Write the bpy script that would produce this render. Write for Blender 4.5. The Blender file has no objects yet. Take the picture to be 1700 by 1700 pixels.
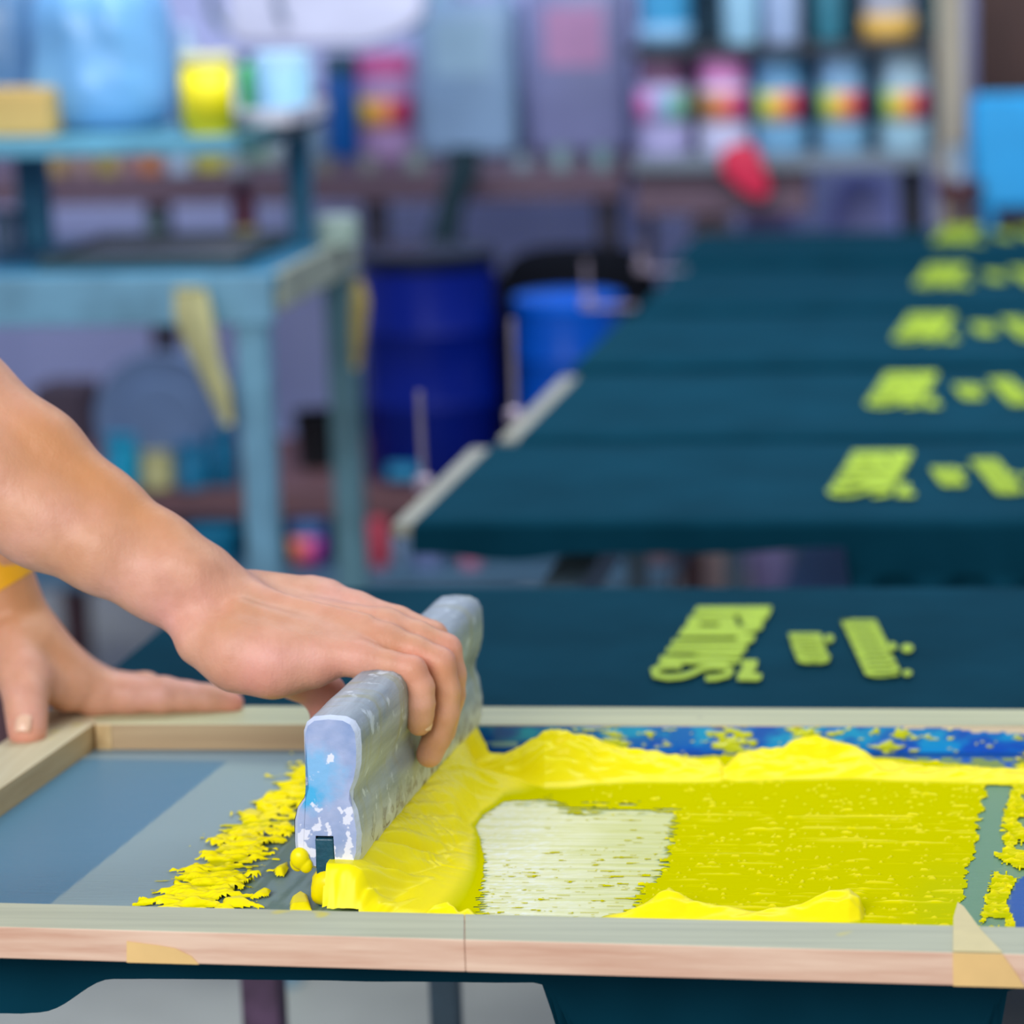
import bpy, bmesh, math, random
import numpy as np
from mathutils import Vector, Matrix, Euler
rnd = random.Random(7)
sc = bpy.context.scene
COL = sc.collection
# ------------------------------------------------------------------ camera
FPX, PCX, PCY = 5500.0, 1275.0, 850.0
MZ, CH = 0.80, 0.60                      # ink screen plane, camera height above it
yc = np.array([1800 - PCX, -230 - PCY, FPX]); yc /= np.linalg.norm(yc)
_k = (1000 - PCY) / FPX
_c = -yc[0] / (yc[2] + yc[1] * _k)
xc = np.array([1.0, _k * _c, _c]); xc /= np.linalg.norm(xc)
dn = np.cross(yc, xc) * -1.0             # world up in cam coords (x right, y down, z fwd)
zc = dn if dn[1] < 0 else -dn
CAM = np.array([0.0, 0.0, MZ + CH])
Rcw = np.array([xc, yc, zc])             # rows: world axes in camera coordinates
def _ray(px, py):
    d = np.array([(px - PCX) / FPX, (py - PCY) / FPX, 1.0])
    return Rcw @ d
def W(px, py, z=0.0):
    """point on the horizontal plane MZ+z"""
    r = _ray(px, py); t = (MZ + z - CAM[2]) / r[2]
    return Vector(CAM + r * t)
def AT(px, py, Y):
    """point on the upright plane y=Y"""
    r = _ray(px, py); return Vector(CAM + r * (Y / r[1]))
def PR(P):
    P = np.asarray(P, float); q = (P - CAM) @ Rcw
    return PCX + FPX * q[..., 0] / q[..., 2], PCY + FPX * q[..., 1] / q[..., 2]
cd = bpy.data.cameras.new('camera'); cam = bpy.data.objects.new('camera', cd); COL.objects.link(cam)
cd.sensor_width = 36; cd.sensor_fit = 'HORIZONTAL'; cd.lens = 36 * FPX / 1700
cd.shift_x = -(PCX - 850) / 1700; cd.shift_y = 0
M = Matrix.Identity(4)
for i in range(3):
    M[i][0] = Rcw[i][0]; M[i][1] = -Rcw[i][1]; M[i][2] = -Rcw[i][2]; M[i][3] = CAM[i]
cam.matrix_world = M
cd.dof.use_dof = True; cd.dof.focus_distance = 1.98; cd.dof.aperture_fstop = 4.7
cd.clip_start = 0.05
sc.camera = cam
# ------------------------------------------------------------------ world, lights, exposure
wd = bpy.data.worlds.new('world'); sc.world = wd; wd.use_nodes = True
bg = wd.node_tree.nodes['Background']; bg.inputs[0].default_value = (0.72, 0.85, 1.0, 1); bg.inputs[1].default_value = 0.50
def area(name, loc, target, size, sy, power, col):
    l = bpy.data.lights.new(name, 'AREA'); l.shape = 'RECTANGLE'; l.size = size; l.size_y = sy
    l.energy = power; l.color = col
    o = bpy.data.objects.new(name, l); COL.objects.link(o); o.location = loc
    o.rotation_euler = (Vector(target) - Vector(loc)).to_track_quat('-Z', 'Y').to_euler()
    return o
area('window_daylight', (-1.3, -1.6, 2.9), (-0.35, 2.1, 0.9), 2.6, 1.8, 152, (0.97, 0.98, 1.0))
area('rear_fill', (-0.7, 3.7, 2.9), (-0.7, 6.0, 0.5), 2.4, 1.2, 58, (0.85, 0.92, 1.0))  # unseen fill light, added to brighten the wall under the counter
area('row_fill', (0.3, 3.7, 3.1), (0.1, 3.7, 0.8), 0.9, 2.8, 34, (0.9, 0.96, 1.0))  # unseen overhead fill, added so shirt tops read brighter than their fronts
sc.view_settings.view_transform = 'Standard'; sc.view_settings.look = 'None'
sc.view_settings.gamma = 1; sc.view_settings.use_curve_mapping = False
sc.view_settings.exposure = 0.0
# ------------------------------------------------------------------ materials
def lin(c):
    out = []
    for v in c:
        v = v / 255.0
        out.append(v / 12.92 if v <= 0.04045 else ((v + 0.055) / 1.055) ** 2.4)
    return tuple(out)
def rgba(c): return (*lin(c), 1)
class NT:
    def __init__(s, name):
        s.m = bpy.data.materials.new(name); s.m.use_nodes = True
        s.n = s.m.node_tree.nodes; s.l = s.m.node_tree.links
        s.b = s.n['Principled BSDF']
    def add(s, t, **kw):
        n = s.n.new(t)
        for k, v in kw.items(): setattr(n, k, v)
        return n
    def link(s, a, b): s.l.new(a, b)
    def coord(s, scale=(1, 1, 1), rot=(0, 0, 0)):
        tc = s.add('ShaderNodeTexCoord'); mp = s.add('ShaderNodeMapping')
        mp.inputs['Scale'].default_value = scale; mp.inputs['Rotation'].default_value = rot
        s.link(tc.outputs['Object'], mp.inputs['Vector']); return mp.outputs[0]
    def noise(s, vec, scale, detail=3, rough=0.55):
        n = s.add('ShaderNodeTexNoise'); n.inputs['Scale'].default_value = scale
        n.inputs['Detail'].default_value = detail; n.inputs['Roughness'].default_value = rough
        s.link(vec, n.inputs['Vector']); return n.outputs[0]
    def ramp(s, fac, stops):
        r = s.add('ShaderNodeValToRGB'); e = r.color_ramp.elements
        while len(e) < len(stops): e.new(0.5)
        for el, (p, c) in zip(e, stops): el.position = p; el.color = c
        s.link(fac, r.inputs[0]); return r.outputs[0]
    def mix(s, fac, a, b, mode='MIX'):
        m = s.add('ShaderNodeMix', data_type='RGBA', blend_type=mode)
        for sock, v in ((m.inputs[0], fac), (m.inputs[6], a), (m.inputs[7], b)):
            if hasattr(v, 'is_linked') or isinstance(v, bpy.types.NodeSocket): s.link(v, sock)
            else: sock.default_value = v
        return m.outputs[2]
    def bump(s, h, strength=0.3, dist=0.001, prev=None):
        b = s.add('ShaderNodeBump'); b.inputs['Strength'].default_value = strength
        b.inputs['Distance'].default_value = dist; s.link(h, b.inputs['Height'])
        if prev is not None: s.link(prev, b.inputs['Normal'])
        return b.outputs[0]
BW = lambda v: (v, v, v, 1)
def mat(name, c, rough=0.55, var=0.18, scale=12, metal=0.0, bump=0.0, bscale=80, stretch=(1, 1, 1), spec=0.5, alpha=None):
    t = NT(name); v = t.coord(stretch)
    n = t.noise(v, scale)
    a = rgba(c); d = tuple(x * (1 - var) for x in a[:3]) + (1,); l = tuple(min(1, x * (1 + var)) for x in a[:3]) + (1,)
    t.link(t.ramp(n, [(0.3, d), (0.7, l)]), t.b.inputs['Base Color'])
    t.b.inputs['Roughness'].default_value = rough; t.b.inputs['Metallic'].default_value = metal
    t.b.inputs['Specular IOR Level'].default_value = spec
    if bump: t.link(t.bump(t.noise(v, bscale), bump, 0.002), t.b.inputs['Normal'])
    if alpha: t.b.inputs['Transmission Weight'].default_value = alpha
    return t.m
def wood(name, c1, c2, axis='X', rough=0.6, stain=None, scale=1.0):
    t = NT(name)
    st = {'X': (1.5, 40, 40), 'Y': (40, 1.5, 40), 'Z': (40, 40, 1.5)}[axis]
    v = t.coord(st); v2 = t.coord()
    g = t.noise(v, 3.0 * scale, 5, 0.6)
    col = t.ramp(g, [(0.3, rgba(c1)), (0.65, rgba(c2))])
    blot = t.noise(v2, 9, 3)
    col = t.mix(t.ramp(blot, [(0.45, BW(0)), (0.75, BW(0.35))]), col, tuple(x * 0.8 for x in lin(c1)) + (1,))
    if stain:
        sp = t.noise(v2, 26, 2)
        col = t.mix(t.ramp(sp, [(0.69, BW(0)), (0.74, BW(0.75))]), col, rgba(stain))
    t.link(col, t.b.inputs['Base Color']); t.b.inputs['Roughness'].default_value = rough
    t.link(t.bump(g, 0.35, 0.0006), t.b.inputs['Normal'])
    return t.m
def attr_mat(name, rough=0.3, bump=0.0, bscale=900, stretch=(1, 1, 1), sss=0.0, coat=0.0, spec=0.5, rattr=False):
    t = NT(name); a = t.add('ShaderNodeAttribute', attribute_name='col')
    t.link(a.outputs['Color'], t.b.inputs['Base Color']); t.b.inputs['Roughness'].default_value = rough
    t.b.inputs['Specular IOR Level'].default_value = spec
    if rattr: t.link(a.outputs['Alpha'], t.b.inputs['Specular IOR Level'])
    if bump:
        t.link(t.bump(t.noise(t.coord(stretch), bscale, 4), bump, 0.0008), t.b.inputs['Normal'])
    if sss:
        t.b.inputs['Subsurface Weight'].default_value = sss; t.b.inputs['Subsurface Radius'].default_value = (1, .8, .1)
        t.b.inputs['Subsurface Scale'].default_value = 0.002
    if coat: t.b.inputs['Coat Weight'].default_value = coat; t.b.inputs['Coat Roughness'].default_value = 0.08
    return t.m
# ------------------------------------------------------------------ object helpers
def tag(o, label=None, cat=None, group=None, kind=None):
    if label: o['label'] = label
    if cat: o['category'] = cat
    if group: o['group'] = group
    if kind: o['kind'] = kind
    return o
def empty(name, loc=(0, 0, 0), rz=0.0):
    o = bpy.data.objects.new(name, None); COL.objects.link(o); o.location = loc; o.rotation_euler[2] = rz
    o.empty_display_size = 0.05
    return o
def meshobj(name, verts, faces, m, parent=None, smooth=False):
    me = bpy.data.meshes.new(name)
    if isinstance(verts, np.ndarray):
        faces = np.asarray(faces); n = faces.shape[1]
        me.vertices.add(len(verts)); me.vertices.foreach_set('co', np.ascontiguousarray(verts, dtype=np.float32).ravel())
        me.loops.add(faces.size); me.loops.foreach_set('vertex_index', faces.astype(np.int32).ravel())
        me.polygons.add(len(faces)); me.polygons.foreach_set('loop_start', np.arange(0, faces.size, n, dtype=np.int32))
        me.update(calc_edges=True)
    else:
        me.from_pydata([tuple(v) for v in verts], [], faces)
    if smooth: me.polygons.foreach_set('use_smooth', [True] * len(me.polygons))
    if m: me.materials.append(m)
    me.update(); me.validate()
    o = bpy.data.objects.new(name, me); COL.objects.link(o)
    if parent is not None: o.parent = parent
    return o
def setcol(o, cols):
    a = o.data.color_attributes.new('col', 'FLOAT_COLOR', 'POINT')
    cols = np.asarray(cols, dtype=np.float32)
    if cols.shape[1] == 3: cols = np.hstack([cols, np.ones((len(cols), 1), np.float32)])
    a.data.foreach_set('color', np.ascontiguousarray(cols).ravel())
def bmobj(name, bm, m, parent=None, smooth=False):
    bmesh.ops.recalc_face_normals(bm, faces=bm.faces)
    me = bpy.data.meshes.new(name); bm.to_mesh(me); bm.free()
    if smooth:
        for p in me.polygons: p.use_smooth = True
    if m: me.materials.append(m)
    o = bpy.data.objects.new(name, me); COL.objects.link(o)
    if parent is not None: o.parent = parent
    return o
def shade_auto(o, ang=35):
    me = o.data
    for p in me.polygons: p.use_smooth = True
    me.set_sharp_from_angle(angle=math.radians(ang))
    return o
def add_box(bm, a, b, bev=0.0, mtx=None):
    a = Vector(a); b = Vector(b); c = (a + b) / 2; d = b - a
    r = bmesh.ops.create_cube(bm, size=1.0)
    vs = r['verts']
    bmesh.ops.scale(bm, vec=(abs(d.x), abs(d.y), abs(d.z)), verts=vs)
    if bev:
        es = list({e for v in vs for e in v.link_edges})
        g = bmesh.ops.bevel(bm, geom=es, offset=bev, segments=2, profile=0.5, affect='EDGES')
        vs = list({v for f in g['faces'] for v in f.verts} | {v for v in vs if v.is_valid})
        # collect the whole island
        seen = set(vs); st = list(vs)
        while st:
            v = st.pop()
            for e in v.link_edges:
                o = e.other_vert(v)
                if o not in seen: seen.add(o); st.append(o)
        vs = list(seen)
    bmesh.ops.translate(bm, vec=c, verts=vs)
    if mtx is not None: bmesh.ops.transform(bm, matrix=mtx, verts=vs)
    return vs
def box(name, a, b, m, parent=None, bev=0.002):
    bm = bmesh.new(); add_box(bm, a, b, bev); return bmobj(name, bm, m, parent)
def add_lathe(bm, prof, n=20, c=(0, 0, 0), sq=0.0):
    rings = []
    for r, z in prof:
        ring = []
        for i in range(n):
            t = 2 * math.pi * i / n
            cx, sy = math.cos(t), math.sin(t)
            if sq:
                p = 2 / (1 + sq * 4); k = (abs(cx) ** (2 / p) + abs(sy) ** (2 / p)) ** (-p / 2) if False else 1 / max((abs(cx) ** (2 + sq * 8) + abs(sy) ** (2 + sq * 8)) ** (1 / (2 + sq * 8)), 1e-6)
            else: k = 1
            ring.append(bm.verts.new((c[0] + r * k * cx, c[1] + r * k * sy, c[2] + z)))
        rings.append(ring)
    for a, b in zip(rings, rings[1:]):
        for i in range(n):
            j = (i + 1) % n; bm.faces.new((a[i], a[j], b[j], b[i]))
    bm.faces.new(rings[0][::-1]); bm.faces.new(rings[-1])
def lathe(name, prof, m, parent=None, n=24, c=(0, 0, 0), sq=0.0):
    bm = bmesh.new(); add_lathe(bm, prof, n, c, sq); return shade_auto(bmobj(name, bm, m, parent), 40)
def add_tube(bm, pts, r, n=10):
    pts = [Vector(p) for p in pts]; rings = []
    rs = r if isinstance(r, (list, tuple)) else [r] * len(pts)
    for i, p in enumerate(pts):
        d = (pts[min(i + 1, len(pts) - 1)] - pts[max(i - 1, 0)]).normalized()
        u = d.cross(Vector((0, 0, 1)));
        if u.length < 0.05: u = d.cross(Vector((1, 0, 0)))
        u.normalize(); w = d.cross(u)
        rings.append([bm.verts.new(p + (u * math.cos(2 * math.pi * k / n) + w * math.sin(2 * math.pi * k / n)) * rs[i]) for k in range(n)])
    for a, b in zip(rings, rings[1:]):
        for i in range(n):
            j = (i + 1) % n; bm.faces.new((a[i], a[j], b[j], b[i]))
    bm.faces.new(rings[0][::-1]); bm.faces.new(rings[-1])
def tube(name, pts, r, m, parent=None, n=10):
    bm = bmesh.new(); add_tube(bm, pts, r, n); return shade_auto(bmobj(name, bm, m, parent), 50)
# ------------------------------------------------------------------ numpy noise and masks
_rs = np.random.RandomState(3)
_T = _rs.rand(256, 256).astype(np.float32)
def vnoise(x, y, s=0):
    x = np.asarray(x) + s * 17.3; y = np.asarray(y) + s * 9.7
    xi = np.floor(x).astype(int); yi = np.floor(y).astype(int); fx = x - xi; fy = y - yi
    fx = fx * fx * (3 - 2 * fx); fy = fy * fy * (3 - 2 * fy)
    g = lambda a, b: _T[a & 255, b & 255]
    return (g(xi, yi) * (1 - fx) + g(xi + 1, yi) * fx) * (1 - fy) + (g(xi, yi + 1) * (1 - fx) + g(xi + 1, yi + 1) * fx) * fy
def fbm(x, y, s=0, o=4):
    r = 0; a = 0.5; t = 0
    for i in range(o):
        r = r + a * vnoise(x * 2 ** i, y * 2 ** i, s + i * 3); t += a; a *= 0.5
    return r / t
def sstep(a, b, x):
    t = np.clip((x - a) / (b - a), 0, 1); return t * t * (3 - 2 * t)
def polydist(px, py, poly):
    """signed distance, + inside"""
    P = np.array(poly, float); ins = np.zeros(px.shape, bool); d = np.full(px.shape, 1e9)
    for i in range(len(P)):
        a = P[i]; b = P[(i + 1) % len(P)]
        e = b - a; L = e @ e
        t = np.clip(((px - a[0]) * e[0] + (py - a[1]) * e[1]) / L, 0, 1)
        d = np.minimum(d, (px - a[0] - t * e[0]) ** 2 + (py - a[1] - t * e[1]) ** 2)
        c = ((a[1] > py) != (b[1] > py))
        with np.errstate(divide='ignore', invalid='ignore'):
            xx = (b[0] - a[0]) * (py - a[1]) / (b[1] - a[1] + 1e-12) + a[0]
        ins ^= c & (px < xx)
    return np.where(ins, 1, -1) * np.sqrt(d)
#%%SETTING
# ------------------------------------------------------------------ setting
FLOOR = 0.0
m_floor = mat('concrete_floor', (158, 158, 148), 0.5, 0.2, 3, bump=0.2, bscale=40)
m_wall = mat('lilac_wall', (184, 190, 236), 0.8, 0.06, 2)
o = box('floor', (-4.5, -1.0, -0.1), (3.5, 8.0, 0.0), m_floor, bev=0); tag(o, kind='structure')
o = box('wall_back', (-4.5, 6.62, 0.0), (3.5, 6.75, 3.2), m_wall, bev=0); tag(o, kind='structure')
o = box('wall_left', (-4.6, -1.0, 0.0), (-4.5, 6.75, 3.2), m_wall, bev=0); tag(o, kind='structure')
#%%SHIRTS
# ------------------------------------------------------------------ pallets, shirts, prints
def shirt_mat():
    t = NT('dark_teal_cotton'); v = t.coord()
    n = t.noise(v, 7, 3)
    t.link(t.ramp(n, [(0.3, rgba((3, 47, 62))), (0.7, rgba((8, 57, 74)))]), t.b.inputs['Base Color'])
    t.b.inputs['Roughness'].default_value = 0.85; t.b.inputs['Specular IOR Level'].default_value = 0.04
    t.b.inputs['Sheen Weight'].default_value = 0.06; t.b.inputs['Sheen Tint'].default_value = rgba((40, 120, 140))
    w = t.noise(v, 900, 2); t.link(t.bump(w, 0.2, 0.0004), t.b.inputs['Normal'])
    return t.m
m_shirt = shirt_mat()
m_print = mat('lime_print', (164, 190, 26), 0.6, 0.08, 60, bump=0.2, bscale=700)
m_board = wood('pallet_ply', (124, 124, 112), (158, 156, 142))
m_steel = mat('painted_steel', (70, 92, 108), 0.45, 0.25, 14, bump=0.1)
m_rod = mat('rod_steel', (150, 135, 150), 0.35, 0.2, 20, metal=0.4)
SY = [(1.803, 2.255), (2.325, 2.762), (3.055, 3.485), (3.53, 3.99), (4.07, 4.52), (4.60, 5.04), (5.19, 5.57)]
SXL = [W(-140, 1607).x, W(165, 1110).x + 0.0, W(690, 850).x, W(868, 706).x, W(968, 580).x, W(1075, 487).x, W(1130, 405).x]
XR = 0.62
zig = [(690, 125), (1560, 120), (1555, 170), (1500, 270), (1440, 265), (1400, 218), (640, 212)]
P1 = [zig,
      [(600, 240), (1120, 232), (1130, 250), (1170, 355), (1250, 352), (1180, 250), (1200, 228), (1400, 222), (1465, 290), (1450, 380), (1360, 415), (1270, 425), (1180, 470), (460, 475), (520, 380), (560, 352), (940, 352), (955, 312), (730, 308), (720, 345), (565, 345)],
      [(400, 515), (1150, 515), (1170, 440), (1370, 450), (1355, 520), (1260, 572), (390, 575)],
      [(345, 603), (1270, 585), (1265, 640), (1225, 660), (322, 668)],
      [(640, 678), (1222, 668), (1195, 722), (860, 718), (760, 708)],
      [(262, 705), (690, 712), (830, 726), (1190, 748), (1180, 790), (900, 800), (640, 792), (240, 782)],
      [(1200, 750), (1400, 750), (1390, 830), (1340, 905), (1450, 915), (1440, 975), (1400, 990), (1160, 985), (1165, 930), (1230, 830)]]
PS = [(505, 832), (400, 815), (260, 830), (180, 870), (190, 925), (330, 955), (520, 940), (640, 900), (740, 850), (870, 826), (1030, 832), (1085, 870), (1050, 925), (930, 955), (790, 962)]
def ribbon(P, w):
    L, R = [], []
    for i, p in enumerate(P):
        a = P[max(i - 1, 0)]; b = P[min(i + 1, len(P) - 1)]
        dx, dy = b[0] - a[0], b[1] - a[1]; l = math.hypot(dx, dy)
        L.append((p[0] - dy / l * w * 1.5, p[1] + dx / l * w)); R.append((p[0] + dy / l * w * 1.5, p[1] - dx / l * w))
    return [[L[i], L[i + 1], R[i + 1], R[i]] for i in range(len(P) - 1)]
P1 += ribbon(PS, 30)
Z1 = lambda p: (1060 + p[0] / 7.083, 990 + p[1] / 7.083)
Z2 = lambda p: (1290 + p[0] / 6.8, 1010 + p[1] / 6.8)
def disc(cx, cy, rx, ry): return [(cx + rx * math.cos(t * math.pi / 5), cy + ry * math.sin(t * math.pi / 5)) for t in range(10)]
def bands(poly, y0, step, fill):
    """cuts an outline into letter-like strokes"""
    out = []
    ys = [p[1] for p in poly]; y = y0
    while y < max(ys):
        for ya, yb in ((y, min(y + step * fill, max(ys) - 1)),):
            def span(yy):
                xs = []
                for i in range(len(poly)):
                    a = poly[i]; b = poly[(i + 1) % len(poly)]
                    if (a[1] > yy) != (b[1] > yy): xs.append(a[0] + (b[0] - a[0]) * (yy - a[1]) / (b[1] - a[1]))
                return (min(xs), max(xs)) if len(xs) > 1 else None
            s0, s1 = span(ya + .5), span(yb - .5)
            if s0 and s1: 
                out.append([(s0[0], ya), (s0[1], ya), (s1[1], yb), (s1[0], yb)])
        y += step
    return out
g2 = [(130, 280), (490, 280), (540, 400), (550, 480), (600, 540), (580, 610), (500, 620), (430, 590), (330, 620), (240, 600), (180, 460)]
g3 = [(720, 130), (1110, 130), (1180, 270), (1230, 370), (1270, 500), (1330, 580), (1390, 700), (1360, 770), (1260, 770), (1130, 775), (1000, 750), (950, 640), (880, 480), (760, 220)]
def slim(q, dx0, dx1): return [(q[0][0] + dx0, q[0][1]), (q[0][0] + dx1, q[0][1]), (q[3][0] + dx1, q[3][1]), (q[3][0] + dx0, q[3][1])]
P2 = bands(g2, 280, 42, 0.62) + [disc(590, 340, 50, 42)]
P3 = bands(g3, 130, 52, 0.62) + [disc(1300, 430, 50, 42), disc(1470, 450, 68, 45), disc(1470, 730, 55, 34)]
for src, dst, n in ((g2, P2, 2), (g3, P3, 2)):     # the letters' upright joins
    e = bands(src, min(p[1] for p in src) + 2, 20, 1.0)
    for q in e:
        dst.append([q[0], (q[0][0] + 95, q[0][1]), (q[3][0] + 95, q[3][1]), q[3]])
        dst.append([(q[1][0] - 80, q[1][1]), q[1], q[2], (q[2][0] - 80, q[2][1])])
ref = W(1080, 1122)
def print_part(polys, Z, name, parent, off):
    V, F = [], []
    for k, poly in enumerate(polys):
        b = len(V)
        zz = 0.0026 + 0.00005 * (k % 4)
        for p in poly:
            w = W(*Z(p)); V.append((w.x - ref.x + off.x, w.y - ref.y + off.y, MZ - 0.003 + zz))
        F.append(list(range(b, b + len(poly))))
    bm = bmesh.new(); vs = [bm.verts.new(v) for v in V]; bm.verts.ensure_lookup_table()
    for f in F: bm.faces.new([vs[i] for i in f])
    bmesh.ops.recalc_face_normals(bm, faces=bm.faces)
    for f in bm.faces:
        if f.normal.z < 0: f.normal_flip()
    bmesh.ops.triangulate(bm, faces=bm.faces)
    r = bmesh.ops.extrude_face_region(bm, geom=list(bm.faces))
    bmesh.ops.translate(bm, vec=(0, 0, 0.0006), verts=[v for v in r['geom'] if isinstance(v, bmesh.types.BMVert)])
    return bmobj(name, bm, m_print, parent)
def shirt(i, x0, x1, y0, y1, fdrop, bdrop=0.03, ldrop=0.04, wr=0.0022):
    """cloth pulled over a board: flat top with wrinkles, edges folded down"""
    nx, ny = 260, 90
    sl = np.linspace(-ldrop, (x1 - x0) + 0.02, nx); s = np.concatenate([sl, x1 - x0 + np.linspace(.03, .06, 3)])
    t = np.linspace(-1, 1 + bdrop / (y1 - y0), ny)
    tf = np.linspace(0, 1, 30)
    S, Q = np.meshgrid(s, np.concatenate([-(1 - tf[:-1]), np.linspace(0, 1, 55), 1 + np.linspace(0.2, 1, 6)]), indexing='ij')
    fd = fdrop(x0 + S)
    over_f = np.where(Q < 0, -Q * fd, 0); over_b = np.where(Q > 1, (Q - 1) * bdrop, 0)
    over_l = np.where(S < 0, -S, 0)
    X = x0 + np.clip(S, 0, None) - over_l * 0.12; Yv = y0 + np.clip(Q, 0, 1) * (y1 - y0) - over_f * 0.06 + over_b * 0.1
    r = 0.007
    ed = np.minimum(np.minimum(np.clip(Q, 0, 1) * (y1 - y0), (1 - np.clip(Q, 0, 1)) * (y1 - y0)), np.clip(S, 0, None))
    z = -r * (1 - np.clip(ed / r, 0, 1)) ** 2 - np.maximum(over_f + over_b, over_l) * 0.98
    w = fbm(X * 6 + i * 3, Yv * 14 + i, i) - 0.5
    w2 = fbm((X + Yv * .8) * 22, (Yv - X * .3) * 9, i + 5) - 0.5
    z = z + wr * 0.4 * w * np.clip(ed / 0.02, 0, 1)
    z = z + wr * 0.8 * np.clip(w2, 0, 1) * np.clip(ed / 0.03, 0, 1) * sstep(0.16, 0.0, S)
    Yv = Yv - over_f * 0.25 * (fbm(X * 26, X * 0 + i, i + 2) - 0.5) - np.where(over_f > .05, .012 * np.sin(X * 90 + i), 0)
    V = np.stack([X, Yv, MZ - 0.0035 + z], -1).reshape(-1, 3)
    a, b = S.shape; idx = np.arange(a * b).reshape(a, b)
    F = np.stack([idx[:-1, :-1], idx[1:, :-1], idx[1:, 1:], idx[:-1, 1:]], -1).reshape(-1, 4)
    return V, F
posn = ['under the wooden screen frame', 'just behind the screen frame',
        'third from front', 'fourth from front', 'fifth from front',
        'sixth from front', 'farthest one, near the bottle shelf']
ponm = ['under the screen frame', 'just behind the screen frame', 'third from front', 'fourth from front', 'fifth from front', 'sixth from front', 'at the far end']
prints = [None, (1080, 1122), (1375, 820), (1438, 672), (1483, 563), (1518, 473), (1548, 402)]
xa = W(850, 1650).x; xa2 = W(90, 1650).x; xb = W(1410, 860).x
def fd0(x):
    return 0.018 + sstep(xa - 0.002, xa + 0.03, x) * 0.16 * sstep(W(1670, 1650).x, W(1600, 1650).x, x) + sstep(xa2 + 0.0, xa2 - 0.045, x) * 0.022
def fd2(x):
    return 0.026 + sstep(xb - 0.004, xb + 0.004, x) * 0.10 - 0.006 * sstep(xb - .12, xb - .02, x) * (x < xb) + 0.007 * sstep(W(960, 860).x, W(850, 860).x, x) * sstep(W(700, 860).x, W(850, 860).x, x)
fds = [fd0, lambda x: 0.03 + 0 * x, fd2] + [lambda x: 0.03 + 0 * x] * 4
for i, ((y0, y1), x0) in enumerate(zip(SY, SXL)):
    pl = empty('printing_pallet', (x0 + 0.3, (y0 + y1) / 2, MZ - 0.022))
    tag(pl, 'flat plywood printing pallet carrying the dark shirt ' + ponm[i], 'pallet', 'pallets of the printing bench')
    inv = Vector(pl.location)
    ex = 0.02 if i in (2, 3) else -0.01
    board = box('board', Vector((x0 - ex, y0 + .006, MZ - 0.022)) - inv, Vector((XR - .02, y1 - .006, MZ - 0.0075)) - inv, m_board, pl)
    box('support_bar', Vector((x0 + .1, (y0 + y1) / 2 - .02, MZ - 0.05)) - inv, Vector((XR - .05, (y0 + y1) / 2 + .02, MZ - 0.022)) - inv, m_steel, pl)
    V, F = shirt(i, x0, XR, y0, y1, fds[i], ldrop=(0.002 if i in (2, 3) else 0.035 if i != 1 else 0.02), wr=0.003 if i == 1 else 0.002)
    root = np.array([x0 + .3, (y0 + y1) / 2, MZ - .0035])
    sh = meshobj('tshirt', V - root, F, m_shirt, smooth=True); sh.location = root
    tag(sh, 'dark teal cotton t-shirt stretched flat on its pallet, ' + posn[i], 't-shirt', 't-shirts laid out along the printing bench')
    if prints[i]:
        off = W(*prints[i])
        for nm, P, Z in (('print_headline', P1, Z1), ('print_small_word', P2, Z2), ('print_second_line', P3, Z2)):
            if i >= 5 and nm != 'print_headline' and False: continue
            pp = print_part(P, Z, nm, sh, off)
            for v in pp.data.vertices: v.co -= Vector(root)
            pp['label'] = 'lime yellow printed lettering'
# rods standing at the left end of the pallets and the rail that carries them
for (px, pt, pb), wh in zip([(699, 650, 800), (850, 530, 688), (972, 432, 500), (1062, 402, 440)],
                            ('beside the third shirt, nearest of the rods', 'beside the fourth shirt', 'beside the fifth shirt, in front of the dark drum lid', 'beside the sixth shirt, farthest of the rods')):
    b = W(px + 4, pb, -.004); a = AT(px - 3 if px < 700 else px, pt, b.y)
    r = empty('upright_rod', b); tag(r, 'thin upright metal rod ' + wh, 'rod', 'rods at the left ends of the pallets')
    tube('rod', [(0, 0, 0), (a.x - b.x, 0, a.z - b.z)], 0.0032, m_rod, r, 8)
    lathe('foot', [(.010, -.006), (.010, .004), (.006, .008)], m_rod, r, 12)
    box('bracket_arm', (-.008, -.008, -.010), (.07, .008, -.006), m_rod, r, .001)
bench = empty('printing_bench', (-.2, 3.7, 0)); tag(bench, 'long steel bench frame under the row of printing pallets', 'bench')
def bb(name, a, b, m): return box(name, Vector(a) - bench.location, Vector(b) - bench.location, m, bench)
rx1, rx2 = AT(745, 1680, 2.45).x, AT(437, 1680, 2.45).x
m_mar = mat('maroon_white_paint', (92, 66, 92), .5, .5, 30)
bb('side_rail', (rx1 - .02, 2.40, MZ - .10), (rx1 + .02, 5.7, MZ - .067), m_steel)
bb('side_rail', (.25, 2.40, MZ - .10), (.29, 5.7, MZ - .067), m_steel)
for y in (2.58, 3.27, 3.78, 4.3, 4.83, 5.4): bb('cross_bar', (rx2 + .1 if y > 3 else rx2, y - .02, MZ - .067), (.30, y + .02, MZ - .050), m_steel)
bb('cross_bar', (rx2 - .02, 2.44, MZ - .10), (.30, 2.47, MZ - .067), m_steel)
bb('leg', (rx2 - .015, 2.44, 0), (rx2 + .015, 2.47, MZ - .10), m_mar)
for y in (2.44, 3.6, 4.6, 5.6):
    for x in (rx1, .27): bb('leg', (x - .011, y - .012, 0), (x + .011, y + .012, MZ - .10), m_steel)
m_blueshelf = mat('blue_painted_board', (46, 84, 124), 0.6, 0.25, 9)
bb('lower_shelf', (-.46, 3.5, .30), (.45, 5.65, .33), m_blueshelf)
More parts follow.
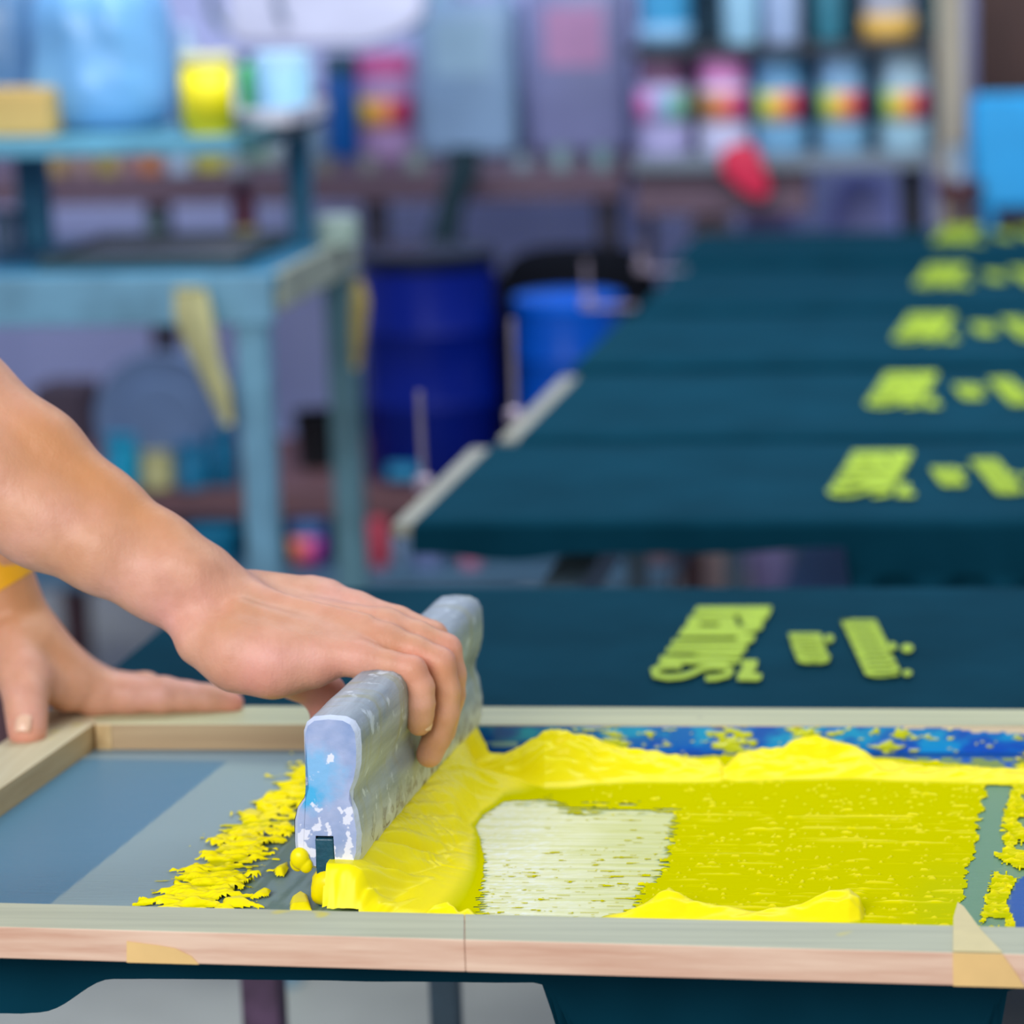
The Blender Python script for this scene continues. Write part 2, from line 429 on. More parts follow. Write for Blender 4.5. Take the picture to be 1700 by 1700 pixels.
#%%SCREEN
# ------------------------------------------------------------------ the wooden printing screen
FT = 0.019
fr = empty('printing_screen', W(600, 1400)); tag(fr, 'wooden framed screen printing screen with grey blue mesh, lying on the nearest shirt', 'screen frame')
fo = Vector(fr.location)
m_wf = wood('frame_pine', (206, 172, 148), (226, 200, 178), 'X', 0.55, stain=None)
def frame_mat(name, ax, face1, face2, top1, top2, stain):
    """pine bar: worn grey green top, fresh pinkish sides (the wood's own colours)"""
    t = NT(name); st = {'X': (1.2, 34, 34), 'Y': (34, 1.2, 34)}[ax]
    v = t.coord(st); v2 = t.coord()
    g = t.noise(v, 3.2, 5, 0.62)
    side = t.ramp(g, [(0.32, rgba(face1)), (0.66, rgba(face2))]); top = t.ramp(g, [(0.32, rgba(top1)), (0.66, rgba(top2))])
    geo = t.add('ShaderNodeNewGeometry'); sx = t.add('ShaderNodeSeparateXYZ'); t.link(geo.outputs['True Normal'], sx.inputs[0])
    col = t.mix(t.ramp(sx.outputs[2], [(0.55, BW(0)), (0.75, BW(1))]), side, top)
    if stain:
        sp = t.noise(v2, 17, 2); col = t.mix(t.ramp(sp, [(0.71, BW(0)), (0.745, BW(0.8))]), col, rgba(stain))
    dk = t.noise(v2, 55, 1); col = t.mix(t.ramp(dk, [(0.78, BW(0)), (0.83, BW(0.5))]), col, rgba((95, 85, 80)))
    t.link(col, t.b.inputs['Base Color']); t.b.inputs['Roughness'].default_value = 0.5
    t.link(t.bump(g, 0.4, 0.0005), t.b.inputs['Normal'])
    return t.m
m_fx = frame_mat('pine_bar_along', 'X', (204, 156, 130), (228, 192, 166), (176, 177, 150), (198, 198, 168), (222, 205, 60))
m_fb = frame_mat('pine_bar_back', 'X', (172, 140, 104), (196, 166, 126), (176, 176, 138), (204, 202, 158), (215, 205, 80))
m_fy = frame_mat('pine_bar_across', 'Y', (196, 160, 108), (216, 184, 132), (196, 182, 142), (214, 204, 168), (220, 205, 90))
def quadbar(name, c, z0, z1, m):
    """c: four plan corners (world) ccw; solid bar with worn, rounded edges"""
    bm = bmesh.new()
    lo = [bm.verts.new((p.x - fo.x, p.y - fo.y, z0 + MZ - fo.z)) for p in c]; hi = [bm.verts.new((p.x - fo.x, p.y - fo.y, z1 + MZ - fo.z)) for p in c]
    bm.faces.new(lo[::-1]); bm.faces.new(hi)
    for i in range(4):
        j = (i + 1) % 4; bm.faces.new((lo[i], lo[j], hi[j], hi[i]))
    bmesh.ops.recalc_face_normals(bm, faces=bm.faces)
    bmesh.ops.bevel(bm, geom=list(bm.edges), offset=0.0007, segments=2, profile=0.5, affect='EDGES')
    return bmobj(name, bm, m, fr)
T = lambda px, py: W(px, py, FT)
def ext(a, b, k): return a + (b - a) * k
fo_l, fo_r = T(-260, 1531), T(2300, 1600)        # front bar outer edge, top plane
fi_l, fi_r = T(-260, 1492), T(2300, 1553)        # front bar inner edge
bi_l, bi_r = T(158, 1202), T(2300, 1206)         # back bar inner edge
bo_l, bo_r = T(150, 1170), T(2300, 1180)         # back bar outer edge
jt = T(771, 1559.5); jb = T(771, 1517)
tt = (771 + 260) / 2560.0
jf = ext(fo_l, fo_r, 0.40); ji = ext(fi_l, fi_r, 0.40)
quadbar('front_bar', [fo_l, jt, jb, fi_l], 0.0, FT, m_fx)
quadbar('front_bar', [jt + Vector((.0002, -.0001, 0)), fo_r, fi_r, jb + Vector((.0002, 0, 0))], 0.0, FT, m_fx)
quadbar('back_bar', [bi_l, bi_r, bo_r, bo_l], 0.0, FT, m_fb)
li_b, li_f = T(157, 1200), T(-40, 1337)          # left bar inner edge
d = (li_f - li_b); nrm = Vector((-d.y, d.x, 0)).normalized()
if nrm.x > 0: nrm = -nrm
quadbar('side_bar', [li_b + d.normalized() * -.044 + Vector((0,0,0)), li_b + d * 1.9, li_b + d * 1.9 + nrm * .046, li_b + d.normalized() * -.044 + nrm * .046], 0.0, FT * .998, m_fy)
rb = [T(2150, 1560), T(2250, 1560), T(2170, 1200), T(2100, 1200)]
quadbar('side_bar', rb, 0.0, FT * .998, m_fy)
# corner joint block seen at the left end of the back bar
quadbar('corner_block', [T(158, 1202.5), T(184, 1202.5), T(184, 1199), T(158, 1199)], -0.0, FT * 1.004, m_fy)
# ---- colours and heights over the screen
X0, X1, Y0, Y1 = -0.82, 0.02, 1.80, 2.235
st = 0.001
gx = np.arange(X0, X1, st); gy = np.arange(Y0, Y1, .0008)
GX, GY = np.meshgrid(gx, gy, indexing='ij')
PX, PY = PR(np.stack([GX, GY, np.full(GX.shape, MZ)], -1))
xm, ym = GX * 1000, GY * 1000
# squeegee line on the screen
QA, QB = W(548, 1506), W(757, 1262)
qd = (QB - QA); QL = math.hypot(qd.x, qd.y); qd = Vector((qd.x / QL, qd.y / QL, 0)); qn = Vector((qd.y, -qd.x, 0))
sq_s = (GX - QA.x) * qd.x + (GY - QA.y) * qd.y
sq_d = (GX - QA.x) * qn.x + (GY - QA.y) * qn.y      # + to the right of the blade
streak = fbm(xm / 26, ym / 1.6, 1)                  # marks pulled along x
streak2 = fbm(xm / 60, ym / 2.2, 4)
n_s = fbm(xm / 7, ym / 7, 2); n_m = fbm(xm / 22, ym / 22, 8); n_f = fbm(xm / 2.5, ym / 2.5, 12)
# bare patch
patch = polydist(PX, PY, [(838, 1328), (905, 1330), (945, 1352), (1050, 1345), (1118, 1352), (1112, 1400), (1092, 1452), (1060, 1486), (1030, 1540), (798, 1540), (804, 1470), (803, 1430), (796, 1400), (786, 1374), (800, 1352)]) + (streak - 0.5) * 46 + (n_f - .5) * 10
patch0 = polydist(PX, PY, [(838, 1328), (905, 1330), (945, 1352), (1050, 1345), (1118, 1352), (1112, 1400), (1092, 1452), (1060, 1486), (1030, 1540), (798, 1540), (804, 1470), (803, 1430), (796, 1400), (786, 1374), (800, 1352)])
# left ragged strip
lp0, lp1 = np.array([508, 1285.]), np.array([262, 1530.])
le = lp1 - lp0; ln = np.linalg.norm(le); le /= ln
ls = (PX - lp0[0]) * le[0] + (PY - lp0[1]) * le[1]; ld = (PX - lp0[0]) * -le[1] + (PY - lp0[1]) * le[0]   # + left
ld = -ld
if ((700 - lp0[0]) * -le[1] + (1400 - lp0[1]) * le[0]) * -1 < 0: ld = -ld      # + towards the squeegee
ragged = (fbm(xm / 14, ym / 5, 21) - 0.5)
wstrip = 34 + 34 * sstep(0, ln, ls)
strip = np.minimum(ld + 22 + ragged * 90, wstrip + 6 - ld + ragged * 130 + (n_s - .5) * 26) / 14
# sheet to the right of the blade
right_edge = 1655 - (PY - 1330) * 0.22
bound = np.minimum(sq_d * 1000 - 1.0, (sq_s * 1000 + 22 + 0 * n_s)) / 1.0
backlim = (PY - (1258 + 8 * (n_m - .5) + 18 * sstep(1400, 1700, PX))) / 3
sheet = np.minimum(bound, backlim)
teal = np.abs((PX - (right_edge - 0)) + (n_s - .5) * 26) - (19 + 10 * (n_m - .5))       # <0 inside bare teal streak
rp = fbm(xm / 9, ym / 26, 31)
h = np.zeros(GX.shape)
film = np.where((sheet > 0) & (patch < 0), 0.16 + 0.15 * np.clip(streak - 0.5, 0, 1) * sstep(830, 1000, PX), 0.0)
# pulled ridges on the film
fine = fbm(xm / 45 + (fbm(xm / 60, ym / 40, 140) - .5) * 3, ym / 1.15, 141)
film += np.where((film > 0) & (fine > 0.66), (fine - 0.66) * 8 * sstep(950, 1250, PX) * sstep(1320, 1370, PY), 0)
spots = fbm(xm / 6.5, ym / 1.3, 41)
film += np.where((film > 0) & (spots > 0.735) & (PX > 980), np.minimum((spots - 0.735) * 22, 1.4), 0)
# islands in the bare patch
isl = (patch > 0) & (fbm(xm / 11, ym / 1.8, 51) > 0.74 - 0.10 * sstep(1380, 1500, PY) - .05 * sstep(900, 1100, PX))
film = np.where((sheet > 0) & isl, 0.2, film)
film = np.where((PX > right_edge - 60) & (teal < 0) & (PX < right_edge + 60), 0, film)
rr = (PX > right_edge + 15)
film = np.where(rr & (rp > 0.60 + 0.14 * sstep(1400, 1480, PY) * (PX > 1668)) , 0, np.where(rr, film + np.clip(spots - .5, 0, 1) * 5, film))
tr2 = polydist(PX, PY, [(1672, 1500), (1690, 1462), (1730, 1440), (1760, 1560), (1690, 1550)])
film = np.where(tr2 > 0, 0, film)
h = np.maximum(h, film)
# bead of ink carried by the blade
dm = sq_d * 1000
furrow = .6 * fbm(sq_s * 1000 / 7 + dm * .11 + 2 * n_m, dm / 40, 61, 3) + .4 * fbm(sq_s * 1000 / 3 + dm * .10, dm / 50, 63, 2)
furrow2 = fbm(sq_s * 1000 / 12 - dm * .15, dm / 30, 66)
reach = 30 + 28 * furrow2 + 22 * sstep(.02, .2, sq_s) - 40 * sstep(.22, .30, sq_s)
bead = 25 * (1 - sstep(15, 1, reach * 0 + 1)) 
bead = np.where(dm > 0, 24.5 * (1 - sstep(12 + 4 * furrow2, reach, dm)) + 4.5 * (1 - sstep(24, 88, dm)) + 3.2 * (furrow - .5) * sstep(10, 26, dm) * (1 - sstep(45, 80, dm)) * sstep(.02, .09, sq_s), 0)
bead *= sstep(-24, -6, sq_s * 1000 + 6 * n_m) * (1 - sstep(QL * 1000 - 8, QL * 1000 + 26, sq_s * 1000))
bead = np.where(sheet > 0, bead, 0) * sstep(1240, 1256, PY)
low = sstep(0.10, 0.02, sq_s)
bead = bead * sstep(6, -34, patch0)
h = np.maximum(h, bead + np.where(bead > .3, film, 0))
# ridge at the back
def ridge(pts, wid, skew, seed, rough):
    xs = [p[0] for p in pts]; cy = np.interp(PX, xs, [p[1] for p in pts]); hh = np.interp(PX, xs, [p[2] for p in pts])
    dd = (PY - cy) * 1.42       # mm from crest
    wf = wid * (0.65 + hh / 18); wb = wid * 0.8 * (0.65 + hh / 18)
    prof = np.where(dd > 0, 1 - sstep(0, 1, dd / wf), 1 - sstep(0, 1, -dd / wb))
    nn = fbm(xm / 26, ym / 12, seed, 3); n2 = fbm((xm + ym) / 26, (ym - xm * .3) / 9, seed + 4, 2)
    return hh * prof * (1 - rough / 2 + rough * nn * 1.2) + hh * .22 * prof * (np.abs(n2 - .5) * -4 + .7)
rb_ = ridge([(760, 1290, 0), (790, 1285, 5), (830, 1284, 9), (865, 1282, 14), (905, 1280, 25), (945, 1278, 26), (990, 1279, 19), (1060, 1282, 13), (1130, 1285, 10), (1195, 1287, 8), (1204, 1288, 4), (1225, 1284, 10), (1290, 1277, 14), (1360, 1274, 16), (1420, 1277, 13), (1460, 1284, 8), (1540, 1290, 5), (1600, 1291, 6), (1690, 1293, 5), (1760, 1293, 5)], 26, 0, 71, 0.5)
h = np.where(rb_ > 0.4, np.maximum(h, rb_), h)
rf_ = ridge([(990, 1530, 0), (1040, 1526, 3), (1085, 1520, 7), (1112, 1516, 12), (1140, 1520, 8), (1200, 1526, 6), (1260, 1530, 5), (1330, 1524, 6), (1370, 1520, 10), (1410, 1518, 13), (1428, 1518, 9), (1436, 1518, 0)], 24, 0, 81, .5)
h = np.where(rf_ > 0.4, np.maximum(h, rf_), h)
rl_ = ridge([(695, 1530, 0), (720, 1520, 5), (745, 1518, 6), (762, 1524, 2), (778, 1520, 3), (795, 1526, 0)], 13, 0, 85, .5)
h = np.where(rl_ > 0.4, np.maximum(h, rl_), h)
# ragged strip left of the squeegee
lump = fbm((xm + .5 * ym) / 16, (ym - .4 * xm) / 4.5, 91, 3)
sth = np.where((strip > 0) & (ls > -6) & (dm < -8), 0.7 + 4.5 * np.clip(strip, 0, 1) * np.clip(lump - .36, 0, 1) * 2.2, 0)
extra = polydist(PX, PY, [(390, 1352), (415, 1345), (440, 1352), (430, 1366), (402, 1366)]) + (n_s - .5) * 8
sth = np.where(extra > 0, 3 * np.clip(extra / 6, 0, 1), sth)
for poly in ([(380, 1360), (384, 1352), (390, 1356), (386, 1361)], [(455, 1450), (478, 1438), (482, 1450), (470, 1462), (455, 1460)], [(412, 1498), (440, 1480), (452, 1486), (448, 1494)], [(368, 1500), (400, 1495), (440, 1512), (372, 1512)], [(483, 1496), (500, 1488), (512, 1494), (520, 1520), (480, 1520)]):
    e = polydist(PX, PY, poly) + (n_s - .5) * 5
    sth = np.where(e > 0, 5 * np.clip(e / 7, 0, 1) ** .6, sth)
h = np.maximum(h, sth)
# soft lumps in all thick ink
h = h + np.where(h > 1.2, (n_m - .5) * 1.6 * np.clip(h / 8, 0, 1), 0)
inner = np.minimum(PY - 1225, 1580 - PY) > 0
inside_left = polydist(PX, PY, [(175, 1238), (-400, 1610), (-300, 1640), (2400, 1640), (2400, 1244)])
h = np.where((inside_left > 1) & inner, h, 0)
h = np.maximum(h, 0)
# screen fabric
sel = (PX > -80) & (PX < 1830)
emul = np.array(lin((84, 134, 160))); gry = np.array(lin((146, 170, 172))); grn = np.array(lin((112, 142, 128))); wht = np.array(lin((244, 242, 196))); blu = np.array(lin((0, 84, 165))); oli = np.array(lin((150, 170, 60)))
cb = np.broadcast_to(gry, GX.shape + (3,)).copy()
dl = polydist(PX, PY, [(160, 1262), (375, 1266), (60, 1520), (-200, 1725), (-900, 1725), (-900, 1262)])
def mixc(cb, c, f): f = f[..., None]; return cb * (1 - f) + c * f
cb = mixc(cb, emul, sstep(-3, 1, dl))
cb = mixc(cb, np.array(lin((96, 122, 142))), sstep(10, -10, (PY - 1262) - (PX - 160) * .03 - 10 * 0) * .6 * (PX < 560))
tg = sstep(0, 30, ld - 18) * (dm < 3) * (ls > 30)
cb = mixc(cb, grn * .75, tg * (0.45 + .5 * sstep(.4, .6, fbm(sq_s * 1000 / 60, dm / 5, 95))))
cb = mixc(cb, np.array(lin((120, 155, 110))), ((dm > 0)).astype(float))
cb = mixc(cb, wht, sstep(-6, 4, patch))
yel = np.array(lin((200, 202, 50)))
cb = mixc(cb, wht * .4 + .6 * yel, sstep(-6, 4, patch) * np.clip(sstep(.45, .62, streak2) * .5 + sstep(860, 1120, PX + (n_m - .5) * 160) * .75, 0, 1))
cb = mixc(cb, np.array(lin((250, 252, 246))), sstep(-6, 4, patch) * (fbm(xm / 4, ym / .9, 150) > .62) * .6 * sstep(1010, 850, PX))
cb = mixc(cb, np.array(lin((108, 150, 112))), ((teal < 12) & (PX > 1500)).astype(float))
cb = mixc(cb, blu, (tr2 > 0).astype(float))
bl_b = (PX > 770) & (PY < 1262 + 14 * sstep(1300, 1700, PX) + 5 * (n_m - .5))
cb = mixc(cb, blu * (0.8 + .5 * n_m[..., None]), bl_b.astype(float))
cb = mixc(cb, oli * .8, (bl_b & (PY > 1259) & (n_s > .45)).astype(float))
rough = 0.42 - 0.12 * sstep(-6, 4, patch)
hz = np.full(GX.shape, 0.0006) + sstep(-6, 4, patch) * (streak2 - .5) * 0.0006
V = np.stack([GX - fo.x, GY - fo.y, hz], -1).reshape(-1, 3)
a, b = GX.shape; idx = np.arange(a * b).reshape(a, b)
F = np.stack([idx[:-1, :-1], idx[1:, :-1], idx[1:, 1:], idx[:-1, 1:]], -1)
okx = (inside_left > -4)
fok = (okx[:-1, :-1] & okx[1:, 1:])[::1, ::1]
Fm = F[fok].reshape(-1, 4)
# coarser where flat: every second line
ii = np.arange(0, a, 2); jj = np.arange(0, b, 2)
idc = idx[np.ix_(ii, jj)]; okc = okx[np.ix_(ii, jj)]
Fc = np.stack([idc[:-1, :-1], idc[1:, :-1], idc[1:, 1:], idc[:-1, 1:]], -1)[okc[:-1, :-1] & okc[1:, 1:]].reshape(-1, 4)
used, invx = np.unique(Fc, return_inverse=True)
m_mesh = attr_mat('screen_fabric', 0.36, bump=0.5, bscale=260, stretch=(.12, 4, 1), spec=0.28)
sm = meshobj('mesh_fabric', V[used].astype(np.float32), invx.reshape(-1, 4), m_mesh, fr, True)
setcol(sm, cb.reshape(-1, 3)[used])
# the rest of the fabric, right of the picture
Vr = [(X1 - .005 - fo.x, Y0 + .02 - fo.y, .0004), (.16 - fo.x, Y0 + .02 - fo.y, .0004), (.16 - fo.x, 2.22 - fo.y, .0004), (X1 - .005 - fo.x, 2.22 - fo.y, .0004)]
meshobj('mesh_fabric', Vr, [[0, 1, 2, 3]], mat('screen_fabric_plain', (120, 155, 110), .4), fr)
# ink
brt = np.array(lin((255, 236, 0))); flm = np.array(lin((210, 203, 0))); thn = np.array(lin((160, 170, 20)))
ci = np.broadcast_to(flm, GX.shape + (3,)).copy()
ci = mixc(ci, brt, sstep(0.35, 1.9, h))
ci = mixc(ci, np.array(lin((190, 196, 20))), (h < .35) * sstep(1480, 1560, PX) * .6 * sstep(1400, 1520, PY))
ci = mixc(ci, thn, sstep(1485, 1500, PX) * sstep(1555, 1515, PX) * .0)
HM = h
keep = (h[:-1, :-1] > .02) & (h[1:, 1:] > .02) & (h[1:, :-1] > .02) & (h[:-1, 1:] > .02)
Fi = F[keep].reshape(-1, 4)
used, invx = np.unique(Fi, return_inverse=True)
ink_root = W(1000, 1400)
Vi = np.stack([GX - ink_root.x, GY - ink_root.y, 0.0009 + h / 1000], -1).reshape(-1, 3)[used]
m_ink = attr_mat('yellow_ink', 0.33, bump=0.05, bscale=300, stretch=(.3, 2, 1), coat=0.0, rattr=True)
ink = meshobj('ink', Vi.astype(np.float32), invx.reshape(-1, 4), m_ink, None, True); ink.location = ink_root
ca = np.concatenate([ci, (0.17 * sstep(.4, 2.5, h))[..., None]], -1)
setcol(ink, ca.reshape(-1, 4)[used])
tag(ink, 'thick glossy bright yellow printing ink spread and heaped on the screen mesh', 'ink', kind='stuff')
# blue tape on the inner face of the back bar, splashed with ink
ta, tb = T(772, 1204.2), T(2000, 1205.6); ta.z = tb.z = MZ
u = np.arange(0, (tb - ta).length, 0.0012); vv = np.linspace(0.0, 1.0, 20)
UU, VV = np.meshgrid(u, vv, indexing='ij'); dr = (tb - ta).normalized(); L = u[-1]
TP = np.stack([ta.x + dr.x * UU, ta.y + dr.y * UU - .0016 + 0 * VV, MZ + .0005 + VV * (FT * .96)], -1)
TPX, TPY = PR(TP)
um = UU * 1000; vm = VV * 19
sp = fbm(um / 9, vm / 3.2, 101); zone = np.maximum.reduce([sstep(60, 0, np.abs(TPX - 1020)), sstep(75, 10, np.abs(TPX - 1215)), sstep(80, 10, np.abs(TPX - 1350)), .75 * sstep(60, 0, np.abs(TPX - 1480)), .35 + 0 * TPX])
zone = zone * (TPX > 940)
spl = sp * (.6 + .4 * zone) + zone * .12 - .56
blotch = fbm(um / 16, vm / 9, 105)
tc = np.broadcast_to(np.array(lin((0, 104, 200))), UU.shape + (3,)).copy()
tc = mixc(tc, np.array(lin((0, 150, 215))), sstep(.38, .60, blotch))
tc = mixc(tc, np.array(lin((0, 74, 190))), sstep(.55, .4, fbm(um / 30, vm / 14, 107)) * .7)
tc = mixc(tc, np.array(lin((150, 190, 205))), ((TPX > 790) & (TPX < 860) & (VV < .42) & (VV > .2) & (sp > .35)).astype(float))
tc = mixc(tc, np.array(lin((200, 205, 30))), (spl > 0).astype(float))
upl = 0.86 + .14 * fbm(um / 7, um * 0, 110) - .28 * sstep(1560, 1640, TPX) * fbm(um / 4, um * 0, 112)
tc = mixc(tc, np.array(lin((222, 200, 180))), ((VV > upl) & (TPX > 1500)).astype(float))
TP[..., 1] -= np.clip(spl, 0, .08) * .03
a, b = UU.shape; idx = np.arange(a * b).reshape(a, b)
Ft = np.stack([idx[:-1, :-1], idx[1:, :-1], idx[1:, 1:], idx[:-1, 1:]], -1).reshape(-1, 4)
tp = meshobj('blue_tape', (TP.reshape(-1, 3) - np.array(fo)).astype(np.float32), Ft, attr_mat('tape', 0.3), fr, True)
setcol(tp, tc.reshape(-1, 3)); tp['label'] = 'glossy blue tape splashed with yellow ink'
# masking tape patches on the front bar
m_tape = mat('masking_tape', (228, 186, 120), 0.55, 0.06, 30)
m_tape2 = mat('masking_tape_pale', (226, 208, 152), 0.6, 0.06, 30)
def patchq(name, pts, m, lab):
    bm = bmesh.new(); vs = [bm.verts.new(Vector(p) - fo) for p in pts]; f = bm.faces.new(vs)
    r = bmesh.ops.extrude_face_region(bm, geom=[f]); 
    bmesh.ops.translate(bm, vec=Vector(lab[1]), verts=[v for v in r['geom'] if isinstance(v, bmesh.types.BMVert)])
    o = bmobj(name, bm, m, fr); o['label'] = lab[0]; return o
def fy(px):     # front face line of the front bar at px (plan)
    k = (px + 260) / 2560.0
    lo_, hi_ = 0.0, 1.0
    for _ in range(40):
        mid = (lo_ + hi_) / 2; q = ext(fo_l, fo_r, mid)
        if PR(q)[0] < px: lo_ = mid
        else: hi_ = mid
    return ext(fo_l, fo_r, lo_)
def ff(px, v):  # point on the front face: v 0 bottom .. 1 top
    q = fy(px); return Vector((q.x, q.y - .0006, MZ + FT * v))
patchq('masking_tape', [ff(1582, 0), ff(1702, 0), ff(1690, .35), ff(1664, 1.0), ff(1582, 1.0)], m_tape, ('orange tan masking tape on the front of the bar', (0, -.0004, 0)))
tz = Vector((0, 0, .0005))
q1, q2 = fy(1582), fy(1664)
patchq('masking_tape', [q1 + tz, q2 + tz, T(1628, 1545) + tz, T(1600, 1507) + tz, T(1590, 1500) + tz, T(1583, 1525) + tz], m_tape2, ('pale pointed end of the tape lapped over the bar', (0, 0, .0004)))
patchq('masking_tape', [ff(208, 0), ff(328, 0), ff(316, .25), ff(290, .48), ff(262, .56), ff(210, .66)], m_tape, ('short orange tape scrap on the bar face', (0, -.0004, 0)))
#%%SQUEEGEE
# ------------------------------------------------------------------ squeegee
sq = empty('squeegee', QA, math.atan2(qd.y, qd.x) - math.pi / 2)
tag(sq, 'worn grey wooden squeegee with blue white stained end, held in the hand', 'squeegee')
KX = 2.86; KZ = 2.74
prof_px = [(522, 1446), (496, 1441), (489, 1425), (488, 1400), (490, 1365), (496, 1343), (508, 1328), (515, 1308), (513, 1285), (512, 1250), (513, 1215), (519, 1200), (532, 1191), (560, 1188), (588, 1190), (603, 1197), (611, 1212), (612, 1240), (610, 1268), (604, 1292), (595, 1312), (593, 1328), (600, 1346), (605, 1385), (602, 1420), (596, 1436), (578, 1444), (560, 1446), (559, 1392), (524, 1392)]
lean = math.tan(math.radians(1.5))
profm = [((x - 546) / KX / 1000, (1509 - y) / KZ / 1000) for x, y in prof_px]
HL = QL - 0.004
def sq_shape():
    n = 90; V = []; np_ = len(profm)
    for i in range(n + 1):
        t = i / n
        for k, (x, z) in enumerate(profm):
            nz = vnoise(np.array(t * 34.0), np.array(k * .8), 5) - .5
            nz2 = vnoise(np.array(t * 9.0), np.array(k * .5), 8) - .5
            low = 1.0 if z < .055 else 0.35
            e = 0.0010 * float(nz) * low + .0012 * float(nz2) * low
            cx = 0.0045
            rr = 1.0
            # rounded far end
            V.append((x + (e if x > cx else -e), .003 + t * HL, z + (e * .6)))
    F = []
    for i in range(n):
        for k in range(np_):
            j = (k + 1) % np_; F.append((i * np_ + k, i * np_ + j, (i + 1) * np_ + j, (i + 1) * np_ + k))
    b = n * np_
    F.append(tuple(b + k for k in range(np_)))
    return V, F, np_
V, F, np_ = sq_shape()
def sq_side_mat():
    t = NT('worn_handle'); v = t.coord((30, 3, 30)); v2 = t.coord(); v3 = t.coord((8, 30, 6))
    g = t.noise(v, 2.4, 5, .6)
    col = t.ramp(g, [(0.3, rgba((128, 140, 150))), (0.5, rgba((158, 168, 176))), (0.7, rgba((184, 194, 204)))])
    col = t.mix(t.ramp(t.noise(v3, 3, 3), [(0.52, BW(0)), (0.70, BW(.55))]), col, rgba((160, 158, 110)))
    col = t.mix(t.ramp(t.noise(v2, 60, 4), [(0.60, BW(0)), (0.66, BW(.8))]), col, rgba((214, 222, 230)))
    # dried white and rust crust low down
    sx = t.add('ShaderNodeSeparateXYZ'); t.link(v2, sx.inputs[0])
    lowm = t.ramp(sx.outputs[2], [(0.026, BW(1)), (0.052, BW(0))])
    cr = t.ramp(t.noise(v2, 75, 3), [(0.50, rgba((226, 226, 222))), (0.56, rgba((200, 200, 196))), (0.60, rgba((116, 60, 50))), (0.64, rgba((190, 186, 170)))])
    col = t.mix(lowm, col, cr)
    t.link(col, t.b.inputs['Base Color']); t.b.inputs['Roughness'].default_value = 0.42
    t.link(t.bump(t.noise(v2, 120, 4), 0.5, 0.0012), t.b.inputs['Normal'])
    return t.m
m_sq = sq_side_mat()
hd = meshobj('handle', V, F, m_sq, sq); shade_auto(hd, 40)
# near end face with its own stains
def end_mat():
    t = NT('stained_end'); v = t.coord()
    col = t.ramp(t.noise(v, 38, 3), [(0.35, rgba((138, 158, 200))), (0.6, rgba((172, 182, 216)))])
    # sky blue blotch near the upper left
    vm_ = t.add('ShaderNodeVectorMath', operation='DISTANCE'); t.link(v, vm_.inputs[0]); vm_.inputs[1].default_value = (-.005, 0, .082)
    nd = t.add('ShaderNodeMath', operation='MULTIPLY_ADD'); t.link(t.noise(v, 110, 3), nd.inputs[0]); nd.inputs[1].default_value = .020; t.link(vm_.outputs['Value'], nd.inputs[2])
    col = t.mix(t.ramp(nd.outputs[0], [(0.020, BW(.9)), (0.030, BW(0))]), col, rgba((126, 186, 230)))
    vm2 = t.add('ShaderNodeVectorMath', operation='DISTANCE'); t.link(v, vm2.inputs[0]); vm2.inputs[1].default_value = (-.009, 0, .068)
    nd2 = t.add('ShaderNodeMath', operation='MULTIPLY_ADD'); t.link(t.noise(v, 150, 3), nd2.inputs[0]); nd2.inputs[1].default_value = .014; t.link(vm2.outputs['Value'], nd2.inputs[2])
    col = t.mix(t.ramp(nd2.outputs[0], [(0.012, BW(1)), (0.017, BW(0))]), col, rgba((70, 176, 226)))
    sx = t.add('ShaderNodeSeparateXYZ'); t.link(v, sx.inputs[0])
    low = t.add('ShaderNodeMath', operation='MULTIPLY_ADD'); t.link(sx.outputs[2], low.inputs[0]); low.inputs[1].default_value = -2.6; t.link(t.noise(v, 95, 3), low.inputs[2])
    col = t.mix(t.ramp(low.outputs[0], [(0.41, BW(0)), (0.44, BW(.9))]), col, rgba((236, 234, 246)))
    t.link(col, t.b.inputs['Base Color']); t.b.inputs['Roughness'].default_value = 0.45
    t.link(t.bump(t.noise(v, 140, 4), 0.5, 0.001), t.b.inputs['Normal'])
    return t.m
bm = bmesh.new()
pv = [bm.verts.new((x, 0.003, z)) for x, z in profm]
cxm = sum(p[0] for p in profm) / len(profm)
inn = [bm.verts.new((x * .88 + cxm * .12, -0.0008, z * .955 + .0034)) if True else None for x, z in profm]
bm.faces.new(inn)
br = bmesh.new(); bp = [br.verts.new(v.co) for v in pv]; bi = [br.verts.new(v.co) for v in inn]
for i in range(len(bp)):
    j = (i + 1) % len(bp); br.faces.new((bp[i], bp[j], bi[j], bi[i]))
rim_ = bmobj('worn_edge', br, mat('whitened_edge', (206, 214, 234), .45, .08, 90, bump=.4, bscale=160), sq); shade_auto(rim_, 60); rim_['label'] = 'whitened worn edge round the near end'
for v in pv: bm.verts.remove(v)
bmesh.ops.triangulate(bm, faces=[f for f in bm.faces if len(f.verts) > 4])
eg = bmobj('end_face', bm, end_mat(), sq); shade_auto(eg, 60); eg['label'] = 'near end, stained pale blue, lilac and white'
# blade
m_blade = mat('teal_rubber', (22, 74, 92), 0.35, 0.25, 120, bump=0.3, bscale=300)
zb = (1509 - 1446) / KZ / 1000; zt = (1509 - 1393) / KZ / 1000
box('blade', ((526 - 546) / KX / 1000, -.0012, .0008), ((558 - 546) / KX / 1000, HL + .002, zt), m_blade, sq, bev=.0008)
